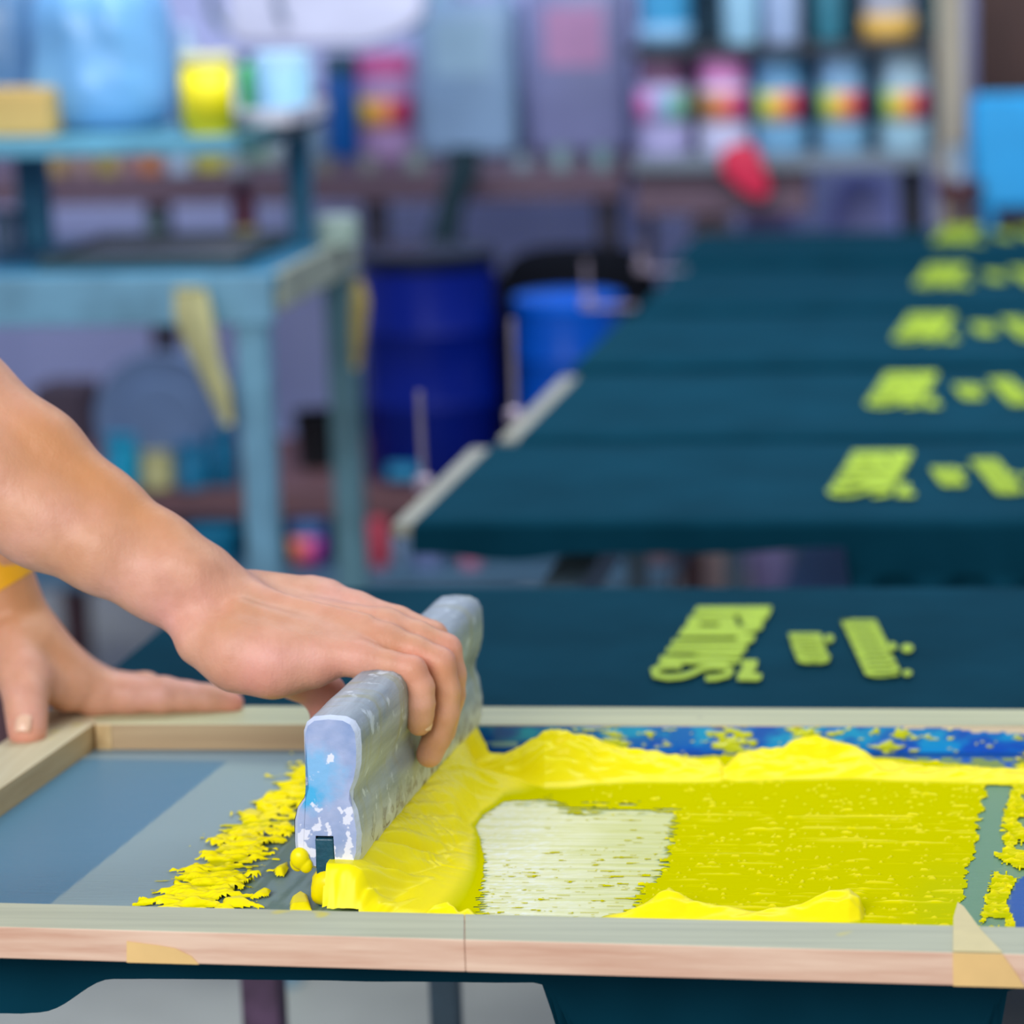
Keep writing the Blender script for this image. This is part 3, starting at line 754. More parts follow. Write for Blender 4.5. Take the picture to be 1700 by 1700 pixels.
# ink clinging to the blade
n, k_ = 120, 22; V, F = [], []
for i in range(n + 1):
    t = i / n; y = -.006 + t * (HL + .010)
    for k in range(k_):
        a_ = 2 * math.pi * k / k_
        nz = float(fbm(np.array(t * 22.0), np.array(k * .35), 33)) - .5
        endf = math.sin(min(1, (t + .006) / .035) * math.pi / 2) ** .5 * (math.sin(min(1, (1 - t + .004) / .02) * math.pi / 2) ** .5)
        ca, sa = math.cos(a_), math.sin(a_)
        rx = (.0148 if ca > 0 else .0118) * (1 + nz * .35); rz = .0122
        xx = .0006 + rx * (abs(ca) ** .7) * (1 if ca > 0 else -1) * endf * (1.0 + .10 * (-sa))
        V.append((xx, y, .0118 + rz * (abs(sa) ** .55) * (1 if sa > 0 else -1) * endf + (.0009 * nz)))
for i in range(n):
    for k in range(k_):
        j = (k + 1) % k_; F.append((i * k_ + k, i * k_ + j, (i + 1) * k_ + j, (i + 1) * k_ + k))
F.append(tuple(range(k_))[::-1]); F.append(tuple(n * k_ + k for k in range(k_)))
m_inkp = mat('yellow_ink_wet', (255, 232, 0), 0.3, 0.02, 60, bump=0.06, bscale=220, spec=.25)
oc = meshobj('ink_coat', V, F, m_inkp, sq, True); oc['label'] = 'thick yellow ink clinging to the blade'
bm = bmesh.new()
for c_, r_ in (((-.0165, -.002, .0305), .0058), ((-.0190, .001, .0265), .0045), ((-.0130, -.002, .0262), .0042), ((-.0175, .006, .030), .005)):
    r = bmesh.ops.create_icosphere(bm, subdivisions=3, radius=r_)
    bmesh.ops.scale(bm, vec=(1, .8, 1.15), verts=r['verts']); bmesh.ops.translate(bm, vec=c_, verts=r['verts'])
oc = bmobj('ink_blob', bm, m_inkp, sq, True)
rmod = oc.modifiers.new('r', 'REMESH'); rmod.mode = 'VOXEL'; rmod.voxel_size = .0007; rmod.use_smooth_shade = True
#%%PERSON
# ------------------------------------------------------------------ person: both arms, grown as one surface
def axis_pts(lo, f0, f1, hi, fs, cs):
    a = list(np.arange(f0, f1, fs)); p = f0; s = fs; L = []
    while p > lo: s = min(s * 1.25, cs); p -= s; L.append(p)
    R = []; p = a[-1]; s = fs
    while p < hi: s = min(s * 1.25, cs); p += s; R.append(p)
    return np.array(L[::-1] + a + R, np.float32)
def J(px, py, Y, r):
    p = AT(px, py, Y); return (p.x, p.y, p.z, r * Y / FPX * 1.0)
class Field:
    def __init__(s, ax): s.ax = ax; s.sh = tuple(len(a) for a in ax); s.d = np.full(s.sh, 1.0, np.float32)
    def box(s, lo, hi):
        sl = []
        for a, l, h in zip(s.ax, lo, hi):
            i = max(int(np.searchsorted(a, l)) - 1, 0); j = min(int(np.searchsorted(a, h)) + 1, len(a)); sl.append(slice(i, max(j, i + 1)))
        return tuple(sl)
def cone_sd(g, A, B, ys=1.0):
    (ax, ay, az, ra), (bx, by, bz, rb) = A, B
    X, Y, Z = g
    bax, bay, baz = bx - ax, (by - ay) * ys, bz - az
    pax, pay, paz = X - ax, (Y - ay) * ys, Z - az
    L2 = bax * bax + bay * bay + baz * baz + 1e-12
    t = np.clip((pax * bax + pay * bay + paz * baz) / L2, 0, 1)
    return np.sqrt((pax - t * bax) ** 2 + (pay - t * bay) ** 2 + (paz - t * baz) ** 2) - (ra + (rb - ra) * t)
def smin(a, b, k):
    if k <= 0: return np.minimum(a, b)
    h = np.maximum(k - np.abs(a - b), 0) / k
    return np.minimum(a, b) - h * h * k * 0.25
def add_prims(F, prims, k, ys=1.0, sub=False):
    for A, B in prims:
        m = max(A[3], B[3]) + k + 0.008
        sl = F.box([min(A[i], B[i]) - m / (ys if i == 1 else 1) for i in range(3)], [max(A[i], B[i]) + m / (ys if i == 1 else 1) for i in range(3)])
        g = np.meshgrid(*[a[s] for a, s in zip(F.ax, sl)], indexing='ij', sparse=True)
        d = cone_sd(g, A, B, ys).astype(np.float32)
        F.d[sl] = -smin(-F.d[sl], d, k) if sub else smin(F.d[sl], d, k)
def chain(pts): return [(pts[i], pts[i + 1]) for i in range(len(pts) - 1)]
def surface_nets(F):
    d = F.d; ax = F.ax; s = d < 0
    nx, ny, nz = d.shape
    cs = [s[i:nx - 1 + i, j:ny - 1 + j, k:nz - 1 + k] for i in (0, 1) for j in (0, 1) for k in (0, 1)]
    cnt = sum(c.astype(np.int8) for c in cs); act = (cnt > 0) & (cnt < 8)
    I, Jx, K = np.nonzero(act); n = len(I)
    vid = np.full(act.shape, -1, np.int32); vid[act] = np.arange(n)
    acc = np.zeros((n, 3)); w = np.zeros(n)
    corners = [(i, j, k) for i in (0, 1) for j in (0, 1) for k in (0, 1)]
    for a in corners:
        for axn in range(3):
            if a[axn] == 1: continue
            b = list(a); b[axn] = 1
            da = d[I + a[0], Jx + a[1], K + a[2]]; db = d[I + b[0], Jx + b[1], K + b[2]]
            cr = (da < 0) != (db < 0); t = np.where(cr, da / np.where(cr, da - db, 1), 0)
            P = np.stack([ax[0][I + a[0]], ax[1][Jx + a[1]], ax[2][K + a[2]]], -1).astype(float)
            Q = np.stack([ax[0][I + b[0]], ax[1][Jx + b[1]], ax[2][K + b[2]]], -1)
            acc += np.where(cr[:, None], P + (Q - P) * t[:, None], 0); w += cr
    V = acc / w[:, None]
    faces = []
    for axn in range(3):
        o = [q for q in range(3) if q != axn]
        sl0 = [slice(1, -1)] * 3; sl1 = [slice(1, -1)] * 3
        sl0[axn] = slice(0, -1); sl1[axn] = slice(1, None)
        a = s[tuple(sl0)]; b = s[tuple(sl1)]
        ed = np.nonzero(a != b); base = [e + 1 for e in ed]; base[axn] = ed[axn]
        flip = a[ed]
        def vv(u, v):
            q = list(base); q[o[0]] = q[o[0]] - u; q[o[1]] = q[o[1]] - v
            return vid[q[0], q[1], q[2]]
        f = np.stack([vv(1, 1), vv(0, 1), vv(0, 0), vv(1, 0)], -1)
        if axn == 1: flip = ~flip
        f[~flip] = f[~flip][:, ::-1]; faces.append(f)
    Fc = np.concatenate(faces); Fc = Fc[(Fc >= 0).all(1)]
    return V, Fc
def relax(V, Fc, it=2, lam=.5):
    e = np.concatenate([Fc[:, [0, 1]], Fc[:, [1, 2]], Fc[:, [2, 3]], Fc[:, [3, 0]]])
    for _ in range(it):
        acc = np.zeros_like(V); c = np.zeros(len(V))
        for q in range(3):
            acc[:, q] = np.bincount(e[:, 0], V[e[:, 1], q], len(V)) + np.bincount(e[:, 1], V[e[:, 0], q], len(V))
        c = np.bincount(e[:, 0], minlength=len(V)) + np.bincount(e[:, 1], minlength=len(V))
        V = V + lam * (acc / np.maximum(c, 1)[:, None] - V)
    return V
xl = AT(-40, 900, 2.1).x; xr = AT(800, 1100, 2.0).x
AX = (axis_pts(-1.16, xl, xr, xr + .02, .0017, .010), axis_pts(1.86, 1.945, 2.31, 2.36, .0017, .008), axis_pts(.795, .815, 1.10, 1.40, .0017, .010))
FA = Field(AX)
YW = 2.010
# forearm and elbow of the right arm
sh_r = (-1.05, 1.99, 1.34, .052)
elb = J(-190, 600, 2.03, 112)
add_prims(FA, chain([sh_r, elb]), .03)
add_prims(FA, chain([elb, J(-70, 660, 2.03, 92), J(60, 755, 2.025, 80), J(170, 850, 2.018, 70), J(262, 915, 2.012, 64), J(332, 958, YW, 60)]), .012, 1.12)
add_prims(FA, chain([J(-150, 700, 2.01, 100), J(-40, 790, 2.005, 98), J(70, 862, 2.003, 84), J(170, 915, 2.0, 72), J(255, 965, 2.0, 62), J(318, 1010, 2.0, 58)]), .010, 1.12)
add_prims(FA, chain([J(330, 975, YW, 62), J(372, 1018, YW, 72), J(430, 1045, YW, 70)]), .014, 1.15)
# hand back, one bone for each finger
Yp, Yr, Ym, Yi = 1.978, 1.998, 2.020, 2.042
mc = [((400, 1066, Yp, 50), (600, 1094, Yp, 31)), ((405, 1040, Yr, 50), (640, 1066, Yr, 32)), ((415, 1018, Ym, 46), (640, 1042, Ym, 33)), ((425, 994, Yi, 42), (590, 1014, Yi, 32))]
for a, b in mc: add_prims(FA, [(J(*a), J(*b))], .0065)
add_prims(FA, chain([J(470, 1062, 2.01, 52), J(600, 1084, 2.012, 40)]), .008)
add_prims(FA, chain([J(338, 1062, 1.985, 50), J(395, 1092, 1.978, 54), J(455, 1106, 1.975, 50), J(520, 1108, 1.977, 36)]), .012)       # heel of the hand
# thumb
add_prims(FA, chain([J(430, 1070, 2.035, 50), J(490, 1118, 2.04, 42), J(540, 1152, 2.04, 33), J(546, 1205, 2.035, 27), J(548, 1245, 2.03, 23)]), .007)
# tendons and wrist bone
for a, b in (((400, 1010, 1.985, 14), (585, 1066, 1.985, 8)), ((430, 985, 2.005, 10), (610, 1028, 2.0, 8))):
    add_prims(FA, [(J(*a), J(*b))], .009)
add_prims(FA, [(J(385, 986, 2.03, 42), J(540, 1000, 2.045, 36))], .012)
add_prims(FA, [(J(318, 950, 1.992, 30), J(300, 940, 1.992, 30))], .020)
add_prims(FA, [(J(520, 975, 2.05, 16), J(545, 982, 2.05, 14))], .008)
# soft hollow behind the wrist bone and between the knuckles
add_prims(FA, [(J(362, 950, 1.960, 13), J(350, 985, 1.957, 11))], .016, 1, True)
add_prims(FA, [(J(575, 1056, 1.958, 6), J(606, 1064, 1.958, 5))], .008, 1, True)
add_prims(FA, [(J(-10, 830, 1.958, 11), J(112, 798, 1.970, 4))], .016, 1, True)
# fingers kept apart from each other, joined to the palm
fing = [[(600, 1094, Yp, 31), (648, 1104, Yp - .003, 25), (684, 1112, Yp - .004, 25), (699, 1140, Yp - .004, 23), (699, 1168, Yp - .004, 24), (698, 1188, Yp - .002, 22.5), (696, 1202, Yp, 21.5)],
        [(640, 1066, Yr, 32), (690, 1080, Yr - .002, 26), (730, 1100, Yr - .003, 27), (740, 1145, Yr - .003, 25), (738, 1184, Yr - .003, 26), (726, 1222, Yr - .004, 25), (713, 1252, Yr - .004, 24)],
        [(640, 1042, Ym, 33), (695, 1056, Ym, 26), (740, 1078, Ym, 27), (750, 1120, Ym, 25), (748, 1155, Ym, 25), (735, 1215, Ym, 23)],
        [(590, 1014, Yi, 32), (660, 1032, Yi, 27), (718, 1056, Yi, 26), (738, 1100, Yi, 24), (745, 1140, Yi, 23), (735, 1190, Yi, 21)]]
FF = Field(AX)
for f in fing:
    pts = [J(*p) for p in f]; G = Field(AX); lo = [min(p[i] for p in pts) - .03 for i in range(3)]; hi = [max(p[i] for p in pts) + .03 for i in range(3)]
    add_prims(G, chain(pts), .003)
    sl = G.box(lo, hi); FF.d[sl] = smin(FF.d[sl], G.d[sl], .0008)
# left hand: resting on the frame corner
FL = Field(AX)
sh_l = (-1.06, 2.27, 1.33, .052)
add_prims(FL, chain([sh_l, J(-330, 480, 2.24, 105), J(-170, 690, 2.24, 84), J(-60, 850, 2.24, 62), J(-12, 940, 2.24, 58), J(6, 995, 2.24, 58), J(45, 1070, 2.24, 62), J(85, 1110, 2.24, 58)]), .012, 1.1)
for a, b in (((60, 1080, 2.225, 52), (160, 1148, 2.235, 40)), ((70, 1075, 2.26, 46), (150, 1132, 2.275, 34)), ((40, 1085, 2.29, 40), (110, 1130, 2.30, 32))): add_prims(FL, [(J(*a), J(*b))], .010)
add_prims(FL, chain([J(25, 1075, 2.215, 52), J(36, 1120, 2.195, 43), J(42, 1155, 2.180, 35), J(44, 1185, 2.172, 32), J(45, 1212, 2.165, 34.5)]), .008)
add_prims(FL, chain([J(60, 1130, 2.20, 30), J(110, 1150, 2.22, 34)]), .012)
FM = Field(AX)
for f in ([(160, 1150, 2.237, 41), (215, 1153, 2.238, 34), (272, 1154, 2.24, 32), (310, 1157, 2.243, 27), (345, 1160, 2.245, 25), (386, 1167, 2.247, 20)],
          [(150, 1132, 2.275, 34), (200, 1140, 2.28, 26), (242, 1140, 2.283, 25), (290, 1155, 2.288, 20), (330, 1168, 2.29, 17)],
          [(110, 1130, 2.30, 32), (170, 1146, 2.315, 22), (215, 1160, 2.32, 20), (250, 1172, 2.322, 17)]):
    pts = [J(*p) for p in f]; G = Field(AX); lo = [min(p[i] for p in pts) - .03 for i in range(3)]; hi = [max(p[i] for p in pts) + .03 for i in range(3)]
    add_prims(G, chain(pts), .004)
    sl = G.box(lo, hi); FM.d[sl] = smin(FM.d[sl], G.d[sl], .0008)
FA.d = smin(FA.d, FF.d, .006); FL.d = smin(FL.d, FM.d, .006)
FA.d = np.minimum(FA.d, FL.d)
# both upper arms run into the shoulders
add_prims(FA, [((-1.06, 1.99, 1.34, .058), (-1.07, 2.27, 1.33, .058))], .03)
del FF, FL, FM, G
PV, PF = surface_nets(FA); PV = relax(PV, PF, 3, .5)
pers = empty('person', (-1.0, 2.13, MZ)); po = np.array(pers.location)
tag(pers, 'person leaning over the frame, right hand gripping the squeegee, left hand spread on the corner', 'person')
def skin_mat():
    t = NT('skin'); v = t.coord()
    n1 = t.noise(v, 18, 3); n2 = t.noise(v, 70, 3)
    col = t.ramp(n1, [(0.32, rgba((212, 152, 116))), (0.5, rgba((224, 164, 136))), (0.68, rgba((230, 168, 150)))])
    col = t.mix(t.ramp(n2, [(0.4, BW(0)), (0.72, BW(.35))]), col, rgba((196, 132, 104)))
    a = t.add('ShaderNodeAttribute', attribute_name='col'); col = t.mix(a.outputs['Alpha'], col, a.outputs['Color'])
    t.link(col, t.b.inputs['Base Color']); t.b.inputs['Roughness'].default_value = 0.5
    t.b.inputs['Subsurface Weight'].default_value = 0.18; t.b.inputs['Subsurface Radius'].default_value = (1, .35, .2); t.b.inputs['Subsurface Scale'].default_value = .004
    t.b.inputs['Specular IOR Level'].default_value = 0.4
    vo = t.add('ShaderNodeTexVoronoi'); vo.inputs['Scale'].default_value = 520; t.link(v, vo.inputs['Vector'])
    b1 = t.bump(vo.outputs[0], 0.22, .0005)
    b2 = t.bump(t.noise(t.coord((1.0, 1, .4)), 130, 4), .5, .0014, b1)
    t.link(b2, t.b.inputs['Normal'])
    return t.m
m_skin = skin_mat()
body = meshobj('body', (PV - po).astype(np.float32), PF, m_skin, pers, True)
# flushed knuckles, tips and palm edge: colour of the skin itself, unlike some of the tan below
qx, qy = PR(PV)
cl = np.zeros((len(PV), 4), np.float32); cl[:, :3] = lin((232, 140, 130))
for (px, py, Y, r, s) in ((684, 1112, Yp, 34, .75), (735, 1100, Yr, 30, .6), (745, 1080, Ym, 28, .5), (430, 1130, 1.97, 70, .5), (545, 1165, 2.04, 55, .85), (600, 1092, Yp, 40, .35), (45, 1222, 2.165, 32, .7), (395, 1166, 2.247, 26, .6), (640, 1060, Yr, 30, .3), (300, 1010, 2.0, 70, .3), (560, 1120, 1.98, 60, .45)):
    c = AT(px, py, Y); dd = np.linalg.norm(PV - np.array(c), axis=1); R = r * Y / FPX
    cl[:, 3] = np.maximum(cl[:, 3], s * np.exp(-(dd / R) ** 2))
for (px, py, Y, r, s_) in ((60, 720, 2.0, 90, .75), (160, 790, 2.0, 80, .75), (240, 850, 2.0, 60, .6), (310, 895, 2.0, 45, .5), (100, 1050, 2.22, 90, .6), (10, 960, 2.22, 90, .6), (560, 1010, 2.0, 60, .3)):  # tanned forearm and right hand; left hand and wrist tan paints in body shade
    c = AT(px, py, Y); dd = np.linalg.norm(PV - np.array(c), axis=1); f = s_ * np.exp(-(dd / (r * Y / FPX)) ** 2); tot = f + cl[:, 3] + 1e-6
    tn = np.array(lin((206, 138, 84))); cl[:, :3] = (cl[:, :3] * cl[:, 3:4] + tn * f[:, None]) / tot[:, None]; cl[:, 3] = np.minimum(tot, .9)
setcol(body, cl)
# nails
m_nail = mat('nail', (236, 190, 160), 0.3, 0.05, 60)
def nail(c, fwd, up, w, l, R):
    fwd = Vector(fwd).normalized(); up = Vector(up); up = (up - fwd * up.dot(fwd)).normalized(); side = fwd.cross(up)
    nu, nv = 12, 12; V = []; F = []
    for i in range(nu + 1):
        for j in range(nv + 1):
            u = (i / nu - .5); v = (j / nv - .5)
            ww = w * (1 - .25 * max(0, (abs(v) - .32) / .18) ** 2)
            a_ = u * ww / R
            p = Vector(c) + side * math.sin(a_) * R + up * ((math.cos(a_) - 1) * R - .0009 * (2 * v) ** 2) + fwd * v * l
            V.append(p - Vector(pers.location))
    for i in range(nu):
        for j in range(nv):
            a_ = i * (nv + 1) + j; F.append((a_, a_ + 1, a_ + nv + 2, a_ + nv + 1))
    o = meshobj('nail', V, F, m_nail, pers, True)
    s = o.modifiers.new('s', 'SOLIDIFY'); s.thickness = .0005; s.offset = 1
    return o
nail(AT(45, 1204, 2.165) + Vector((.001, -.0122, .0052)), (0.02, -.55, -.8), (0.05, -.85, .50), .0120, .0125, .0095)['label'] = 'thumbnail of the left hand'
cpt = AT(698, 1196, Yp)
nail(cpt + Vector((.0076, -.0030, -.0010)), (-.12, 0, -1), (1, -.35, 0), .0090, .0100, .0062)['label'] = 'nail of the little finger'
# yellow wristband
wa, wb_ = AT(-24, 905, 2.24), AT(4, 990, 2.24)
ax_ = (wb_ - wa).normalized(); c0 = AT(-9, 957, 2.24)
u_ = ax_.cross(Vector((0, 1, 0))).normalized(); v_ = ax_.cross(u_)
ax2 = (ax_ + u_ * .12).normalized()
V, F = [], []; n = 64; prof = [(0, -.0105), (.0018, -.0100), (.0024, 0), (.0018, .0100), (0, .0105), (-.0012, .010), (-.0012, -.010)]
for i in range(n):
    a_ = 2 * math.pi * i / n
    for dr_, h_ in prof:
        V.append(c0 + (u_ * math.cos(a_) * (.0250 + dr_) + v_ * math.sin(a_) * (.0228 + dr_)) + ax2 * h_ + ax_ * (-.30 * math.cos(a_) * .022) - Vector(pers.location))
for i in range(n):
    for k in range(len(prof)):
        j = (i + 1) % n; q = (k + 1) % len(prof); F.append((i * 7 + k, j * 7 + k, j * 7 + q, i * 7 + q))
wbnd = meshobj('wristband', V, F, mat('yellow_silicone', (246, 172, 0), .5, .05, 30, bump=.1), pers, True); shade_auto(wbnd, 40); wbnd['label'] = 'bright yellow silicone wristband on the left wrist'
# t-shirt of the person, just outside the picture
AX2 = tuple(np.arange(a, b, .014, dtype=np.float32) for a, b in ((-1.40, -.90), (1.78, 2.48), (.55, 1.50)))
FS = Field(AX2)
add_prims(FS, [((-1.10, 2.0, 1.33, .085), (-1.10, 2.26, 1.33, .085)), ((-1.18, 2.06, 1.25, .13), (-1.22, 2.07, .80, .12)), ((-1.18, 2.20, 1.25, .13), (-1.22, 2.19, .80, .12)), ((-1.10, 1.99, 1.32, .075), (-1.01, 1.99, 1.24, .066)), ((-1.10, 2.27, 1.32, .075), (-1.02, 2.27, 1.24, .066))], .06)
TV, TF = surface_nets(FS); TV = relax(TV, TF, 3)
ts = meshobj('shirt', (TV - po).astype(np.float32), TF, mat('navy_cotton', (40, 46, 66), .85, .1, 8), pers, True)
#%%BACKGROUND
# ------------------------------------------------------------------ background: worktable, counter, shelves, drums
_mc = {}
def M_(c, rough=.5, **k):
    key = (tuple(c), rough, tuple(sorted(k.items())))
    if key not in _mc: _mc[key] = mat('paint_%d_%d_%d' % tuple(c), c, rough, k.pop('var', .1), k.pop('scale', 12), **k)
    return _mc[key]
def pxbox(name, x0, y0, x1, y1, Y, depth, m, parent, bev=.003):
    """front face at y=Y spans the given outline; runs back by depth"""
    a = AT(x0, y1, Y); b = AT(x1, y0, Y); o = Vector(parent.location) if parent else Vector((0, 0, 0))
    return box(name, Vector((a.x, Y, a.z)) - o, Vector((b.x, Y + depth, b.z)) - o, m, parent, bev)
# --- left steel worktable
TY = 4.0
ta_ = AT(460, 457, TY); TZ = ta_.z
wt = empty('worktable', (AT(0, 500, TY).x, TY + .22, 0)); tag(wt, 'paint-worn blue green steel worktable on the left behind the arm', 'table')
wo = Vector(wt.location)
m_ts = mat('worn_teal_steel', (102, 148, 172), .5, .3, 9, bump=.15); m_ts2 = mat('worn_teal_leg', (84, 124, 136), .5, .35, 7); m_td = mat('dark_teal_paint', (20, 100, 132), .5, .3, 10)
xR = ta_.x; xL = xR - .95
box('table_top', Vector((xL, TY, TZ - .012)) - wo, Vector((xR, TY + .45, TZ)) - wo, m_td, wt)
box('apron', Vector((xL, TY - .012, TZ - .060)) - wo, Vector((xR - .005, TY, TZ + .003)) - wo, m_ts, wt)
box('side_apron', Vector((xR - .01, TY + .01, TZ - .045)) - wo, Vector((xR + .004, TY + .44, TZ + .003)) - wo, mat('worn_cream_edge', (140, 146, 132), .6, .3, 12), wt)
zb_ = 0
for nm, xa_, xb_, Y_, m in (('leg', AT(396, 600, TY).x, AT(444, 600, TY).x, TY - .006, m_ts), ('leg', AT(546, 600, TY + .42).x, AT(590, 600, TY + .42).x, TY + .41, m_ts2), ('leg', xL + .01, xL + .055, TY, m_ts), ('leg', xL + .01, xL + .055, TY + .41, m_ts2)):
    bm = bmesh.new(); w_ = xb_ - xa_
    add_box(bm, Vector((xa_, Y_, 0)) - wo, Vector((xb_, Y_ + .006, TZ - .008)) - wo, .001); add_box(bm, Vector((xb_ - .006, Y_ + .006, 0)) - wo, Vector((xb_, Y_ + w_, TZ - .008)) - wo, .001)
    bmobj(nm, bm, m, wt)
# tray on the table
tr = empty('tray', (AT(270, 415, 4.2).x, 4.2, TZ)); tag(tr, 'shallow grey tray lying on the steel worktable', 'tray')
a = AT(110, 440, 4.12); b = AT(440, 440, 4.12); w2 = (b.x - a.x) / 2
box('tray_bottom', (-w2, -.11, 0), (w2, .15, .008), M_((122, 122, 124), .6), tr)
for s_ in ((-w2, -.11, 0, -w2 + .008, .15, .016), (w2 - .008, -.11, 0, w2, .15, .016), (-w2, -.118, 0, w2, -.11, .016), (-w2, .15, 0, w2, .158, .016)): box('rim', s_[:3], s_[3:], M_((40, 62, 68), .5), tr, .001)
# upper stand of the table
UZ = AT(385, 228, 4.08).z; ux = AT(392, 228, 4.08).x
us = empty('upper_shelf', (ux - .4, 4.25, TZ)); tag(us, 'teal steel raised shelf standing on the worktable', 'shelf'); uo = Vector(us.location)
m_us = mat('teal_shelf', (84, 146, 170), .5, .25, 8)
box('shelf_board', Vector((ux - .85, 4.08, UZ - .022)) - uo, Vector((ux, 4.42, UZ)) - uo, m_us, us)
for x0, x1, Y_ in ((25, 74, 4.37), (476, 510, 4.39)):
    a = AT(x0, 300, Y_); b = AT(x1, 300, Y_); box('post', Vector((a.x, Y_, TZ)) - uo, Vector((b.x, Y_ + .03, UZ - .022)) - uo, m_td, us)
a = AT(476, 300, 4.39)
box('side_bracket', Vector((ux - .012, 4.085, UZ - .020)) - uo, Vector((ux + .02, 4.42, UZ + .004)) - uo, M_((38, 92, 100), .5), us)
# soft sacks
def sack(name, px, y0, y1, wpx, Y, zb, c, lab, cat, seed, depth=.16, taper=.15, trans=0, group=None, knot=True):
    lo = AT(px, y1, Y); hi = AT(px, y0, Y); H = hi.z - zb; w_ = wpx * Y / FPX / 2
    V, F = [], []; nu, nv = 40, 26
    for j in range(nv + 1):
        t = j / nv
        s = (1 - (2 * abs(t - .45)) ** 4 * .35) * (1 - taper * t)
        if t < .02: s *= .85
        for i in range(nu):
            a_ = 2 * math.pi * i / nu; ca, sa = math.cos(a_), math.sin(a_)
            k = 1 / ((abs(ca) ** 3 + abs(sa) ** 3) ** (1 / 3))
            f = 1 + .16 * (float(fbm(np.array(3 + 2.2 * ca + seed), np.array(3 + 2.2 * sa + t * 4), seed)) - .5) + .05 * math.sin(a_ * 9 + seed + t * 3) * t
            V.append((w_ * k * ca * s * f, depth / 2 * k * sa * s * f, t * H))
    for j in range(nv):
        for i in range(nu):
            q = (i + 1) % nu; F.append((j * nu + i, j * nu + q, (j + 1) * nu + q, (j + 1) * nu + i))
    F.append(tuple(range(nu))[::-1]); F.append(tuple(nv * nu + i for i in range(nu)))
    m = mat(name + '_plastic', c, .3, .22, 9, bump=.5, bscale=25)
    root = empty(name, (lo.x, Y, zb)); tag(root, lab, cat, group)
    meshobj('bag_body', V, F, m, root, True)
    if knot: lathe('tied_neck', [(w_ * .7, -.005), (w_ * .35, .03), (.02, .06), (.03, .09)], m, root, 16, (0, 0, H))
    return root
sack('plastic_sack', 178, -60, 215, 235, 4.27, UZ, (112, 168, 216), 'big light blue plastic sack on the raised teal shelf', 'sack', 3, .2)
sack('plastic_sack', 10, -50, 215, 150, 4.36, UZ, (92, 132, 172), 'slate blue plastic sack behind the orange box at the left edge', 'sack', 9, .1)
def carton(name, x0, y0, x1, y1, Y, depth, zb, c, lab, cat, lid=None, group=None):
    a = AT(x0, y1, Y); b = AT(x1, y0, Y); root = empty(name, ((a.x + b.x) / 2, Y + depth / 2, zb)); tag(root, lab, cat, group)
    w_ = (b.x - a.x) / 2; H = b.z - zb; m = M_(c, .6)
    box('carton_body', (-w_, -depth / 2, 0), (w_, depth / 2, H), m, root, .004)
    box('flap', (-w_ * .99, -depth / 2 + .002, H), (-.0012, depth / 2 - .002, H + .003), lid or m, root, .0005)
    box('flap', (.0012, -depth / 2 + .002, H), (w_ * .99, depth / 2 - .002, H + .003), lid or m, root, .0005)
    return root
carton('cardboard_box', -30, 152, 80, 215, 4.14, .07, UZ, (204, 168, 96), 'small orange tan cardboard box at the left end of the raised shelf', 'box')
